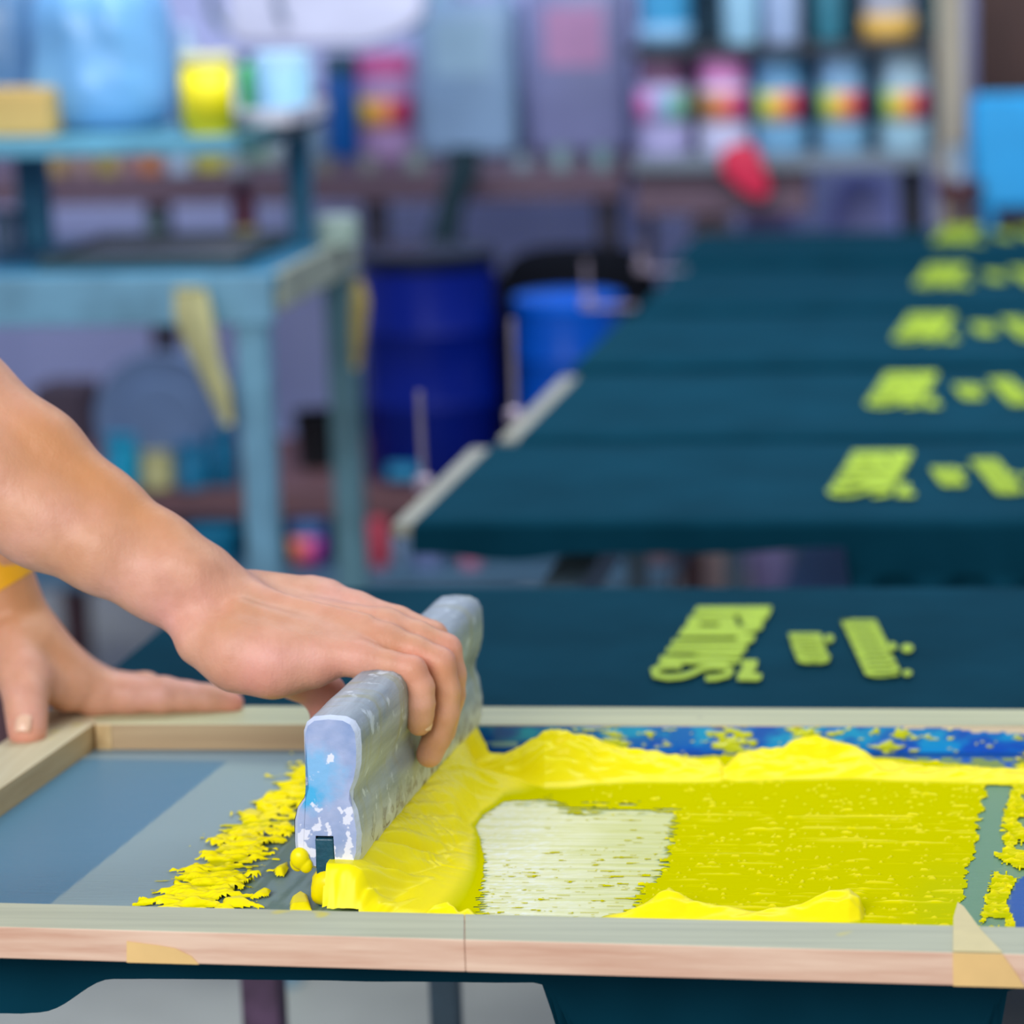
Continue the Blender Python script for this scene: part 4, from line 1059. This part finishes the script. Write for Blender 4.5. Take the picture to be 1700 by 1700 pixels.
def bottle(name, px, base, top, wpx, Y, zb, body, cap, lab, cat='bottle', label=None, lcols=None, shape='bottle', group=None, ly=(.36, .66), back=None, rim=None):
    p = AT(px, base, Y); H = AT(px, top, Y).z - (zb if zb is not None else p.z); z0 = zb if zb is not None else p.z
    r = wpx * Y / FPX / 2; root = empty(name, (p.x, Y, z0)); tag(root, lab, cat, group)
    mb = M_(body, .35); mcap = M_(cap, .4)
    if shape == 'bottle': prof = [(r * .9, 0), (r, .02 * H), (r, .70 * H), (r * .9, .78 * H), (r * .55, .84 * H), (r * .5, .86 * H)]; cp = [(r * .60, .84 * H), (r * .60, .985 * H), (r * .5, H)]
    elif shape == 'wide': prof = [(r * .92, 0), (r, .03 * H), (r, .74 * H), (r * .93, .80 * H)]; cp = [(r * .96, .79 * H), (r * .97, .97 * H), (r * .85, H)]
    elif shape == 'ink': prof = [(r * .92, 0), (r, .03 * H), (r, .62 * H), (r * .88, .70 * H)]; cp = [(r * .90, .67 * H), (r * .94, .70 * H), (r * .94, .94 * H), (r * .82, H)]
    elif shape == 'tub': prof = [(r * .82, 0), (r * .86, .03 * H), (r * .97, .88 * H)]; cp = [(r * 1.02, .87 * H), (r * 1.02, .97 * H), (r * .9, H)]
    elif shape == 'cup': prof = [(r * .7, 0), (r * .95, .96 * H), (r, H)]; cp = None
    elif shape == 'drum': 
        prof = [(r * .95, 0), (r, .02 * H), (r, .32 * H), (r * 1.03, .34 * H), (r, .36 * H), (r, .64 * H), (r * 1.03, .66 * H), (r, .68 * H), (r * .99, .93 * H), (r * .9, .96 * H)]; cp = [(r * 1.02, .93 * H), (r * 1.04, .95 * H), (r * 1.03, .99 * H), (r * .93, H)]
    lathe('body' if shape != 'cup' else 'cup_wall', prof, mb, root, 28)
    if cp: lathe('lid' if shape in ('tub', 'drum', 'wide') else 'cap', cp, mcap, root, 24)
    else:
        lathe('rim', [(r, .96 * H), (r * 1.05, .98 * H), (r, H)], mcap, root, 24)
    if lcols:
        rr = r * 1.012 if shape != 'tub' else r * .99; n = 40; V = []; F = []; C_ = []
        span = math.pi * .86; z1, z2 = ly[0] * H, ly[1] * H
        for i in range(n + 1):
            a_ = -math.pi / 2 - span / 2 + span * i / n
            for z in (z1, z2):
                V.append((rr * math.cos(a_), rr * math.sin(a_), z)); f = i / n * (len(lcols) - 1); k = min(int(f), len(lcols) - 2); g = sstep(.3, .7, f - k)
                C_.append(tuple(np.array(lin(lcols[k])) * (1 - g) + np.array(lin(lcols[k + 1])) * g))
        for i in range(n): F.append((2 * i, 2 * i + 2, 2 * i + 3, 2 * i + 1))
        lo = meshobj('label_band', V, F, m_lab, root, True); setcol(lo, C_)
        so = lo.modifiers.new('s', 'SOLIDIFY'); so.thickness = .0008
    return root
m_lab = attr_mat('printed_label', .5)
SPEC = [(0, 130, 120), (60, 160, 120), (190, 200, 70), (225, 190, 70), (235, 140, 90), (200, 60, 70), (130, 20, 80), (60, 50, 120)]
bottle('plastic_tub', 347, 190, 88, 92, 4.14, UZ, (226, 214, 40), (214, 208, 150), 'square yellow tub on the right end of the raised shelf', 'tub', lcols=[(240, 222, 0)] * 3, shape='tub', ly=(.12, .82))
bottle('bottle', 313, 190, 42, 46, 4.34, UZ, (150, 170, 190), (170, 190, 220), 'pale blue bottle behind the yellow tub', shape='bottle')
# pale tray with a jar and a green bottle
a = AT(430, 190, 4.22)
tr2_ = empty('white_tray', (AT(425, 190, 4.30).x, 4.30, UZ)); tag(tr2_, 'off white plastic tray at the right end of the raised shelf', 'tray')
w2 = .075
bm = bmesh.new()
for s_ in ((-w2, -.10, 0, w2, .10, .006), (-w2, -.10, 0, -w2 + .005, .10, .026), (w2 - .005, -.10, 0, w2, .10, .026), (-w2, -.10, 0, w2, -.095, .026), (-w2, .095, 0, w2, .10, .026)): add_box(bm, s_[:3], s_[3:], .001)
bmobj('tray_shell', bm, M_((186, 184, 200), .5), tr2_)
box('handle_grip', (-.03, -.106, .016), (.03, -.10, .024), M_((186, 184, 200), .5), tr2_, .001)
bottle('jar', 472, 165, 86, 96, 4.33, UZ + .0065, (150, 196, 222), (176, 214, 236), 'light blue jar standing in the off white tray', 'jar', shape='wide')
bottle('bottle', 412, 165, 88, 30, 4.34, UZ + .0065, (70, 178, 90), (10, 60, 70), 'small green bottle with dark cap beside the light blue jar', shape='bottle')
# things on the table top
bottle('bottle', 407, 398, 296, 44, 4.38, TZ, (96, 30, 62), (70, 30, 56), 'maroon bottle standing at the back of the worktable', shape='bottle', lcols=[(180, 170, 120)] * 2, ly=(.02, .26))
bottle('cup', 260, 402, 352, 42, 4.38, TZ, (128, 150, 158), (140, 160, 168), 'pale grey cup on the worktable', 'cup', shape='cup')
bottle('tin', 575, 402, 358, 74, 4.34, TZ, (138, 156, 146), (146, 164, 156), 'pale grey green tin at the right back corner of the worktable', 'tin', shape='wide').location.x -= .012
bottle('cup', 10, 408, 350, 50, 4.34, TZ, (98, 116, 140), (110, 130, 150), 'slate cup at the left edge on the worktable', 'cup', shape='cup')
def rag(name, pts, Y, c, lab, cat, flat=.6, seed=1, parent=None):
    """limp cloth hanging in folds: pts (px, py, half width px)"""
    P = [(AT(x, y, Y), r * Y / FPX) for x, y, r in pts]; o = P[0][0]
    V, F = [], []; n = 28
    PP = []
    for i in range(len(P) - 1):
        for k in range(5):
            t = k / 5; PP.append((P[i][0].lerp(P[i + 1][0], t), P[i][1] * (1 - t) + P[i + 1][1] * t))
    PP.append(P[-1])
    for j, (p, r) in enumerate(PP):
        for i in range(n):
            a_ = 2 * math.pi * i / n; f = 1 + .22 * math.sin(a_ * 5 + seed) * .6 + .1 * math.sin(a_ * 3 + j * .4)
            V.append(p - o + Vector((math.cos(a_) * r * f, math.sin(a_) * r * flat * f, 0)))
    for j in range(len(PP) - 1):
        for i in range(n):
            q = (i + 1) % n; F.append((j * n + i, j * n + q, (j + 1) * n + q, (j + 1) * n + i))
    F.append(tuple(range(n))); F.append(tuple((len(PP) - 1) * n + i for i in range(n))[::-1])
    ob = meshobj(name, V, F, M_(c, .8, bump=.3, bscale=40), None, True); ob.location = o
    tag(ob, lab, cat); return ob
rag('hanging_rag', [(312, 478, 26), (318, 520, 30), (340, 590, 24), (362, 650, 18), (378, 705, 7)], TY - .045, (178, 172, 122), 'long pale yellow rag hanging from the front of the worktable', 'rag')
rag('hanging_rag', [(592, 462, 8), (596, 500, 14), (594, 560, 12), (590, 610, 6)], TY + .39, (160, 140, 72), 'small ochre rag on the rear leg of the worktable', 'rag')
# --- back counter
CY = 5.9; CZ = AT(600, 288, CY).z
ct = empty('counter', (AT(600, 262, CY).x, CY + .25, 0)); tag(ct, 'long mauve brown wooden counter along the back wall', 'counter'); co = Vector(ct.location)
m_ct = wood('mauve_wood', (84, 62, 78), (104, 82, 96))
x0_, x1_ = AT(-260, 300, CY).x, AT(1034, 300, CY).x
box('counter_top', Vector((x0_, CY, CZ - .03)) - co, Vector((x1_, CY + .50, CZ)) - co, m_ct, ct)
box('front_rail', Vector((x0_, CY + .004, CZ - .052)) - co, Vector((x1_, CY + .03, CZ - .031)) - co, m_ct, ct)
for px in (-200, 255, 618, 1005): 
    a = AT(px - 18, 300, CY + .03); b = AT(px + 18, 300, CY + .03); box('leg', Vector((a.x, CY + .032, 0)) - co, Vector((b.x, CY + .07, CZ - .031)) - co, M_((34, 30, 48), .6), ct)
jars = [(92, 48, (150, 122, 70), 'ochre', 'below the orange tan box'), (140, 40, (142, 116, 112), 'brown grey', 'second from the left'), (181, 42, (148, 132, 66), 'olive yellow', 'below the big blue sack'), (216, 34, (146, 112, 120), 'dusty mauve', 'between the olive and orange jars'), (252, 40, (178, 108, 62), 'burnt orange', 'left of the pale blue jar'), (300, 44, (158, 178, 200), 'pale blue', 'left of the wide yellow tub')]
for px, w_, c, cn, wh in jars:
    bottle('small_jar', px, 295, 252, w_, CY + .06, CZ, c, tuple(min(255, v + 12) for v in c), '%s small jar on the back counter, %s' % (cn, wh), 'jar', shape='wide', group='small jars on the back counter')
bottle('plastic_tub', 352, 290, 228, 96, CY + .14, CZ, (206, 200, 90), (212, 206, 110), 'wide yellow tub on the back counter under the raised shelf', 'tub', shape='tub')
bottle('small_jar', 396, 300, 262, 42, CY + .05, CZ, (142, 152, 160), (160, 172, 180), 'pale grey jar in front of the wide yellow tub', 'jar', shape='wide', group='small jars on the back counter')
bottle('bottle', 420, 285, 212, 34, CY + .25, CZ, (92, 152, 108), (92, 152, 108), 'green bottle on the back counter beside the wide yellow tub', shape='bottle')
bottle('small_jar', 448, 280, 214, 46, CY + .24, CZ, (142, 164, 160), (150, 172, 168), 'grey green jar next to the green counter bottle', 'jar', shape='wide', group='small jars on the back counter')
bottle('small_jar', 520, 268, 205, 46, CY + .1, CZ, (128, 158, 184), (140, 166, 188), 'pale blue jar left of the deep blue bottle', 'jar', shape='wide', group='small jars on the back counter')
bottle('jar', 515, 205, 150, 50, CY + .42, CZ, (150, 94, 106), (160, 100, 110), 'dusty red jar behind the pale blue jar on the counter', 'jar', shape='wide')
bottle('bottle', 572, 250, 88, 62, CY + .36, CZ, (0, 84, 158), (0, 60, 82), 'tall deep blue bottle on the back counter', shape='wide')
bottle('jar', 645, 250, 88, 96, CY + .34, CZ, (170, 140, 186), (208, 92, 150), 'pink lidded jar with a bright striped label on the counter', 'jar', shape='wide', lcols=[(30, 120, 90), (210, 180, 50), (235, 150, 80), (190, 40, 90), (110, 20, 90)], ly=(.30, .58))
for px, w_, h0, c, wh in ((540, 34, 258, (120, 116, 106), 'in front of the deep blue bottle'), (612, 36, 256, (122, 120, 122), 'in front of the pink lidded jar'), (690, 38, 248, (120, 130, 130), 'at the left foot of the slate blue jerrycan'), (868, 34, 256, (112, 128, 140), 'at the right foot of the slate blue jerrycan'), (932, 38, 244, (112, 134, 140), 'left of two before the mauve jerrycan'), (1000, 38, 244, (102, 128, 134), 'right of two before the mauve jerrycan')):
    bottle('small_pot', px, 280, h0, w_, CY + .03, CZ, c, c, 'tiny grey pot on the counter ' + wh, 'pot', shape='wide', group='tiny pots along the counter edge')
def jerrycan(px, wpx, top, Y, zb, c, c2, lab, seed):
    p = AT(px, 250, Y); H = AT(px, top, Y).z - zb; w_ = wpx * Y / FPX / 2; d_ = w_ * .7
    root = empty('jerrycan', (p.x, Y, zb)); tag(root, lab, 'jerrycan')
    m = mat('can_plastic', c, .4, .16, 7)
    bm = bmesh.new(); add_box(bm, (-w_, -d_, 0), (w_, d_, H * .86), w_ * .22); o = bmobj('can_body', bm, m, root); shade_auto(o, 50)
    bm = bmesh.new(); add_tube(bm, [(-w_ * .1, 0, H * .84), (-w_ * .1, 0, H * .97), (w_ * .3, 0, H), (w_ * .75, 0, H * .97), (w_ * .75, 0, H * .84)], .012, 10); shade_auto(bmobj('can_handle', bm, m, root), 60)
    lathe('screw_cap', [(.024, H * .85), (.024, H * .95), (.02, H * .96)], M_(c2, .4), root, 20, (-w_ * .55, 0, 0))
    box('label', (-w_ * .6, -d_ - .001, H * .45), (w_ * .6, -d_ + .001, H * .75), M_(c2, .5), root, .0008)
    return root
jerrycan(785, 168, -45, CY + .38, CZ, (134, 164, 196), (150, 182, 204), 'slate blue plastic jerrycan in the middle of the counter', 1)
jerrycan(968, 166, -75, CY + .38, CZ, (126, 130, 172), (178, 130, 172), 'mauve plastic jerrycan right of the slate blue one', 2)
rag('dark_cloth', [(770, 246, 24), (765, 290, 26), (748, 345, 22), (735, 400, 26), (733, 440, 30)], CY - .10, (6, 40, 52), 'dark teal cloth hanging off the counter edge below the slate jerrycan', 'cloth')
# pale sack hung over the counter
def hang(name, pts, Y, c, lab, cat, th=.03, rough=.6, holes=None):
    P = [AT(x, y, Y) for x, y in pts]; o = sum(P, Vector()) / len(P)
    bm = bmesh.new(); vs = [bm.verts.new(p - o) for p in P]; f = bm.faces.new(vs)
    r = bmesh.ops.extrude_face_region(bm, geom=[f]); bmesh.ops.translate(bm, vec=(0, th, 0), verts=[v for v in r['geom'] if isinstance(v, bmesh.types.BMVert)])
    bmesh.ops.bevel(bm, geom=list(bm.edges), offset=th * .3, segments=3, profile=.5, affect='EDGES', clamp_overlap=True)
    ob = shade_auto(bmobj(name, bm, M_(c, rough), None), 60); ob.location = o; tag(ob, lab, cat); return ob
hp = empty('hanging_bag', AT(520, 40, CY - .3)); tag(hp, 'large lilac white plastic bag hanging above the counter', 'bag'); ho = Vector(hp.location)
q = hang('bag_sheet', [(372, -120), (376, 66), (400, 76), (600, 80), (660, 62), (700, 34), (715, -120)], CY - .3, (208, 208, 232), '', '', .05); q.parent = hp; q.location -= ho
for k in ('label', 'category'): 
    if k in q.keys(): del q[k]
tube('bag_strap', [AT(452, -110, CY - .315) - ho, AT(462, 15, CY - .315) - ho, AT(474, 40, CY - .31) - ho], .006, M_((110, 124, 150), .5), hp)
tube('bag_strap', [AT(352, -110, CY - .315) - ho, AT(350, 15, CY - .315) - ho, AT(372, 50, CY - .31) - ho], .008, M_((90, 112, 120), .5), hp)
tube('hook_cord', [AT(520, -120, CY - .27) - ho, AT(520, -900, CY - .27) - ho], .004, M_((90, 112, 120), .5), hp)
# --- shelf unit on the right
SYd = 5.8; Z1s = AT(1300, 258, SYd).z; Z2s = AT(1300, 74, SYd).z
su = empty('shelf_unit', (AT(1300, 258, SYd).x, SYd + .15, 0)); tag(su, 'open shelf unit of grey boards holding rows of ink bottles', 'shelf'); so_ = Vector(su.location)
m_sb = mat('grey_shelf_board', (112, 122, 134), .6, .15, 8); m_sp = wood('tan_post', (140, 132, 120), (168, 156, 136), 'Z')
xa_, xb_ = AT(1048, 258, SYd).x, AT(1592, 258, SYd).x
box('front_rail', Vector((xa_, SYd + .03, Z1s - .105)) - so_, Vector((AT(1340, 258, SYd).x, SYd + .055, Z1s - .028)) - so_, m_ct, su)
box('shelf_board', Vector((xa_, SYd, Z1s - .026)) - so_, Vector((xb_, SYd + .3, Z1s)) - so_, m_sb, su)
box('shelf_board', Vector((xa_, SYd, Z2s - .018)) - so_, Vector((xb_, SYd + .3, Z2s)) - so_, M_((44, 50, 60), .6), su)
box('shelf_board', Vector((xa_, SYd, Z2s + .21)) - so_, Vector((xb_, SYd + .3, Z2s + .23)) - so_, m_sb, su)
box('back_panel', Vector((xa_, SYd + .30, Z1s - .026)) - so_, Vector((xb_, SYd + .31, Z2s + .23)) - so_, M_((70, 108, 128), .7), su)
a = AT(1558, 258, SYd); box('post', Vector((a.x, SYd - .012, 0)) - so_, Vector((xb_ + .012, SYd + .02, Z2s + .3)) - so_, m_sp, su)
box('post', Vector((xa_ - .02, SYd + .27, 0)) - so_, Vector((xa_, SYd + .30, Z2s + .3)) - so_, M_((70, 64, 84), .6), su)
g1 = 'ink bottles on the lower board of the shelf unit'; g2_ = 'containers on the upper board of the shelf unit'
rowc = [(1104, (178, 172, 216), (128, 90, 122), [(204, 84, 150), (210, 120, 180), (140, 160, 200), (110, 180, 160), (160, 130, 60)], 'lilac bottle with pink label, leftmost on the lower shelf board', 92),
        (1204, (206, 206, 236), (240, 150, 214), [(140, 150, 120), (160, 120, 60), (220, 120, 90), (200, 60, 120), (70, 50, 110)], 'white bottle with bright pink cap on the lower shelf board', 88),
        (1298, (120, 172, 208), (104, 158, 200), SPEC, 'sky blue bottle with rainbow label right of the pink capped bottle', 90),
        (1400, (126, 174, 206), (140, 182, 220), SPEC, 'light blue bottle with rainbow label, fourth on the lower shelf board', 86),
        (1503, (158, 196, 214), (172, 202, 220), SPEC, 'palest bottle with rainbow label, last on the lower shelf board', 86)]
for px, b_, c_, l_, t_, w_ in rowc: bottle('ink_bottle', px, 250, 84, w_, SYd + .08, Z1s, b_, c_, t_, 'bottle', shape='ink', lcols=l_, ly=(.31, .61), group=g1)
bottle('paint_tub', 1106, 74, -70, 94, SYd + .08, Z2s, (74, 164, 214), (74, 164, 214), 'bright blue tub at the left end of the upper shelf board', 'tub', shape='tub', group=g2_, lcols=[(136, 184, 220)] * 2, ly=(.03, .24))
bottle('ink_bottle', 1232, 74, -70, 62, SYd + .08, Z2s, (156, 202, 228), (156, 202, 228), 'pale blue bottle on the upper shelf board, left of a pair', 'bottle', shape='wide', group=g2_)
bottle('ink_bottle', 1300, 74, -70, 62, SYd + .08, Z2s, (164, 184, 220), (164, 184, 220), 'lilac white bottle on the upper shelf board, right of a pair', 'bottle', shape='wide', group=g2_)
bottle('ink_bottle', 1378, 66, -70, 52, SYd + .12, Z2s, (60, 128, 148), (120, 60, 84), 'dark teal bottle with maroon cap on the upper shelf board', 'bottle', shape='wide', group=g2_)
bottle('paint_tub', 1476, 74, -70, 92, SYd + .08, Z2s, (182, 182, 196), (200, 200, 200), 'pale tub with an orange base band on the upper shelf board', 'tub', shape='tub', group=g2_, lcols=[(226, 178, 84)] * 2, ly=(.02, .32))
bottle('ink_bottle', 1562, 80, -40, 26, SYd - .05, Z2s, (0, 124, 104), (0, 124, 104), 'narrow green bottle at the right end of the upper shelf board', 'bottle', shape='wide', group=g2_).location.y += .08
# brown door, blue chair, red cloth
o = pxbox('door_1', 1622, -300, 1990, 400, 6.55, .05, wood('brown_door', (66, 44, 40), (88, 58, 50), 'Z'), None); tag(o, kind='structure')
ch = empty('plastic_chair', (AT(1700, 350, 5.75).x, 5.75, 0)); tag(ch, 'bright blue plastic chair at the right behind the last shirt', 'chair'); cho = Vector(ch.location)
m_ch = M_((34, 152, 214), .4)
a = AT(1612, 352, 5.72); b = AT(1795, 154, 5.72); w2 = (b.x - a.x) / 2
bm = bmesh.new(); add_box(bm, (-w2, -.035, a.z), (w2, -.005, b.z), .012)
for v in bm.verts:
    if v.co.z > b.z - .04 and abs(v.co.x) > w2 - .04: v.co.z -= .0
o = bmobj('backrest', bm, m_ch, ch); mdd = o.modifiers.new('b', 'BEVEL'); mdd.width = .01
ch.location.x = (a.x + b.x) / 2
box('seat', (-w2, -.02, a.z - .30), (w2, .40, a.z - .27), m_ch, ch, .01)
for sx_ in (-1, 1):
    for sy_ in (0, 1): tube('leg', [(sx_ * (w2 - .02), .0 + .37 * sy_, a.z - .29), (sx_ * (w2 + .01), -.02 + .40 * sy_, 0)], .014, m_ch, ch)
    tube('back_post', [(sx_ * (w2 - .03), -.012, a.z - .28), (sx_ * (w2 - .03), -.018, a.z + .02)], .012, m_ch, ch)
bottle('cup', 1592, 300, 240, 38, 5.70, AT(1592, 300, 5.70).z, (150, 172, 196), (160, 180, 200), 'pale cup on the wooden stool left of the blue chair', 'cup', shape='cup')
st_ = empty('stool', (AT(1592, 300, 5.7).x, 5.70, 0)); tag(st_, 'narrow dark maroon stool left of the blue chair', 'stool'); zs = AT(1592, 300, 5.70).z
lathe('seat', [(.035, zs - .03), (.04, zs - .02), (.04, zs)], M_((84, 40, 48), .5), st_, 20)
for k in range(3): tube('leg', [(.022 * math.cos(k * 2.09), .022 * math.sin(k * 2.09), zs - .02), (.032 * math.cos(k * 2.09), .032 * math.sin(k * 2.09), 0)], .007, M_((84, 40, 48), .5), st_)
hang('red_cloth', [(1196, 252), (1222, 238), (1250, 240), (1262, 262), (1280, 318), (1264, 334), (1236, 322), (1196, 286)], SYd - .03, (206, 30, 70), 'crimson cloth hung on the edge of the bottle shelf', 'cloth', .02)
def bundle(name, x0, y0, x1, y1, Y, dep, c, lab, cat, seed, zb=None, group=None):
    a = AT(x0, y1, Y); b = AT(x1, y0, Y); zb = a.z if zb is None else zb
    V, F = [], []; nu, nv = 26, 14; w_ = (b.x - a.x) / 2; H = b.z - zb
    for j in range(nv + 1):
        ph = -math.pi / 2 + math.pi * j / nv
        for i in range(nu):
            a_ = 2 * math.pi * i / nu; s = abs(math.cos(ph)) ** .45; f = 1 + .14 * (float(fbm(np.array(2 + 2 * math.cos(a_) + seed), np.array(2 + 2 * math.sin(a_) + ph), seed)) - .5)
            V.append((w_ * s * math.cos(a_) * f, dep / 2 * s * math.sin(a_) * f, H / 2 + H / 2 * math.copysign(abs(math.sin(ph)) ** .7, math.sin(ph))))
    for j in range(nv):
        for i in range(nu):
            q = (i + 1) % nu; F.append((j * nu + i, j * nu + q, (j + 1) * nu + q, (j + 1) * nu + i))
    ob = meshobj(name, V, F, M_(c, .85, bump=.3, bscale=30, spec=.1), None, True); ob.location = ((a.x + b.x) / 2, Y, zb); tag(ob, lab, cat, group); return ob
# floor level things under counter and shelf
bundle('cloth_bundle', 1140, 318, 1222, 400, 6.1, .12, (196, 168, 166), 'beige cloth bundle below the crimson cloth', 'bundle', 3, 0.0)
bundle('cloth_bundle', 1222, 322, 1330, 400, 6.15, .14, (168, 156, 210), 'lilac cloth bundle right of the beige one under the shelf', 'bundle', 5, 0.0)
bundle('cloth_bundle', 1368, 286, 1500, 400, 6.2, .14, (160, 164, 226), 'pale lavender sack left of the narrow black cabinet', 'sack', 8, 0.0)
pb = empty('cabinet', (AT(1513, 345, 6.0).x, 6.05, 0)); tag(pb, 'narrow black cabinet under the last ink bottle', 'cabinet')
a = AT(1497, 350, 6.0); b = AT(1532, 282, 6.0); w2 = (b.x - a.x) / 2
box('cabinet_body', (-w2, -.05, 0), (w2, .05, b.z), M_((14, 18, 26), .5), pb); box('front_panel', (-w2 * .8, -.056, .05), (w2 * .8, -.05, b.z - .03), M_((24, 28, 36), .5), pb, .001)
def blackbag(x0, y0, x1, y1, Y, lab, seed): return bundle('rubbish_bag', x0, y0, x1, y1, Y, .22, (6, 8, 16), lab, 'rubbish bag', seed)
# --- low bench with drums
LY = 5.1; LZ = AT(500, 812, LY).z; LZ2 = AT(500, 958, 5.0).z
lb = empty('low_bench', (AT(450, 812, LY).x, LY + .25, 0)); tag(lb, 'low red brown wooden bench carrying the blue drums', 'bench'); lo_ = Vector(lb.location)
m_lb = wood('red_brown_wood', (88, 56, 62), (112, 76, 78))
xa_, xb_ = AT(-60, 812, LY).x, AT(1120, 812, LY).x
box('bench_top', Vector((xa_, LY, LZ - .045)) - lo_, Vector((xb_, LY + .5, LZ)) - lo_, m_lb, lb)
box('bench_shelf', Vector((xa_, LY - .10, LZ2 - .02)) - lo_, Vector((xb_, LY + .45, LZ2)) - lo_, M_((64, 96, 120), .6), lb)
for x in (xa_ + .03, (xa_ + xb_) / 2 + .1, xb_ - .03):
    for y in (LY + .03, LY + .45): box('leg', Vector((x - .02, y - .02, 0)) - lo_, Vector((x + .02, y + .02, LZ - .045)) - lo_, m_lb, lb)
def drum(px, base, top, w_, Y, c, lid, lab, extra):
    r = bottle('drum', px, base, top, w_, Y, LZ, c, lid, lab, 'drum', shape='drum')
    for q in r.children: q.data.materials[0].node_tree.nodes['Principled BSDF'].inputs['Specular IOR Level'].default_value = .2
    return r
dr1 = drum(724, 800, 412, 226, LY + .13, (0, 22, 112), (4, 12, 30), 'large deep blue plastic drum with dark lid on the low bench', 1)
p_ = AT(690, 788, LY + .02); rr_ = .1
box('drum_label', (-.055, -.112, .012), (-.005, -.103, .035), M_((40, 140, 180), .5), dr1, .0005)
dr2 = drum(952, 800, 488, 180, LY + .16, (0, 70, 165), (0, 88, 196), 'brighter blue plastic drum right of the large one', 2)
blackbag(842, 430, 1120, 560, LY + .5, 'black rubbish bag behind the brighter blue drum', 4).location.z = LZ
blackbag(596, 408, 850, 560, 5.75, 'black rubbish bag behind the large blue drum', 6).location.z = .55
ob = bpy.data.objects['rubbish_bag.001']; ob.location.z = 0; ob.scale.z = (AT(700, 400, 5.75).z) / max(1e-3, max(v.co.z for v in ob.data.vertices))
ob = bpy.data.objects['rubbish_bag']; ob.location.z = LZ; ob.scale.z = (AT(700, 398, LY + .5).z - LZ) / max(1e-3, max(v.co.z for v in ob.data.vertices))
ob.location.y = LY + .38; ob.scale.y = .8
# black bin, tipped tub, boxes on the low bench
bn = empty('black_bin', (AT(505, 700, LY + .12).x, LY + .2, LZ)); tag(bn, 'black bin on the low bench between the worktable legs', 'bin')
H_ = AT(505, 696, LY + .12).z - LZ; lathe('bin_wall', [(.030, 0), (.036, H_ * .95), (.039, H_)], M_((10, 16, 22), .5), bn, 28); lathe('rim', [(.038, H_ * .97), (.041, H_ * .985), (.038, H_)], M_((16, 26, 34), .5), bn, 28)
tc_ = AT(262, 742, LY - .0); rT = (LZ - tc_.z)
tb_ = empty('tipped_tub', (tc_.x, LY + .12, LZ)); tag(tb_, 'round grey blue tub lying on its side under the worktable', 'tub')
RT = 118 * LY / FPX
bm = bmesh.new(); add_lathe(bm, [(RT * .80, -.20), (RT * .9, -.05), (RT, -.01), (RT * .97, .0), (RT * .62, -.004), (RT * .58, .004)], 36)
bmesh.ops.rotate(bm, cent=(0, 0, 0), matrix=Matrix.Rotation(math.radians(90), 3, 'X'), verts=bm.verts); bmesh.ops.translate(bm, vec=(0, -.1, RT), verts=bm.verts)
shade_auto(bmobj('tub_shell', bm, M_((92, 112, 146), .5), tb_), 50)
def tin(px, py, w_, hpx, Y, zb, c, lab, cat='tin', sh='wide', group=None): return bottle('paint_tin', px, py, py - hpx, w_, Y, zb, c, tuple(max(0, v - 12) for v in c), lab, cat, shape=sh, group=group)
tin(205, 800, 60, 80, LY - .0 + .02, LZ, (0, 138, 172), 'cyan paint tin in front of the tipped tub')
tin(240, 800, 50, 112, LY + .05, LZ, (0, 74, 84), 'dark teal paint tin behind the cream one')
tin(262, 800, 56, 52, LY + .02, LZ, (176, 168, 116), 'cream paint tin in front of the tipped tub')
tin(320, 806, 56, 72, LY + .02, LZ, (10, 104, 140), 'blue green paint tin right of the cream one')
tin(372, 806, 56, 100, LY + .04, LZ, (0, 96, 132), 'blue green paint tin next to the front table leg')
cb_ = carton('cardboard_box', 55, 648, 132, 705, 5.5, .12, LZ, (70, 56, 68), 'dark brown box behind the arm on the low bench', 'box')
gl = 'bottles on the low bench shelf'
bottle('ink_bottle', 515, 955, 868, 66, LY - .02, LZ2, (30, 60, 120), (60, 100, 150), 'bottle with rainbow label between the worktable legs', lcols=[(120, 130, 40), (220, 130, 60), (225, 80, 110), (150, 40, 130), (50, 50, 140)], shape='wide', ly=(.1, .72), group=gl)
bottle('ink_bottle', 630, 955, 862, 34, LY - .02, LZ2, (190, 66, 84), (190, 66, 84), 'small red bottle right of the rear worktable leg', shape='wide', group=gl)
bottle('ink_bottle', 662, 955, 872, 40, LY + .03, LZ2, (120, 146, 176), (150, 166, 190), 'pale blue bottle beside the small red bottle', shape='bottle', group=gl)
bottle('ink_bottle', 712, 955, 905, 56, LY - .02, LZ2, (96, 108, 150), (96, 108, 150), 'low lilac jar below the corner of the third shirt', cat='jar', shape='wide', group=gl)
bottle('ink_bottle', 782, 955, 912, 34, LY - .02, LZ2, (170, 96, 122), (60, 40, 60), 'small dusty pink bottle under the third shirt', shape='wide', group=gl)
bottle('ink_bottle', 356, 955, 874, 92, LY - .02, LZ2, (0, 104, 138), (0, 104, 138), 'wide teal tub under the bench top left of the front table leg', cat='tub', shape='tub', group=gl)
# lower blue board of a second rack seen through the gap
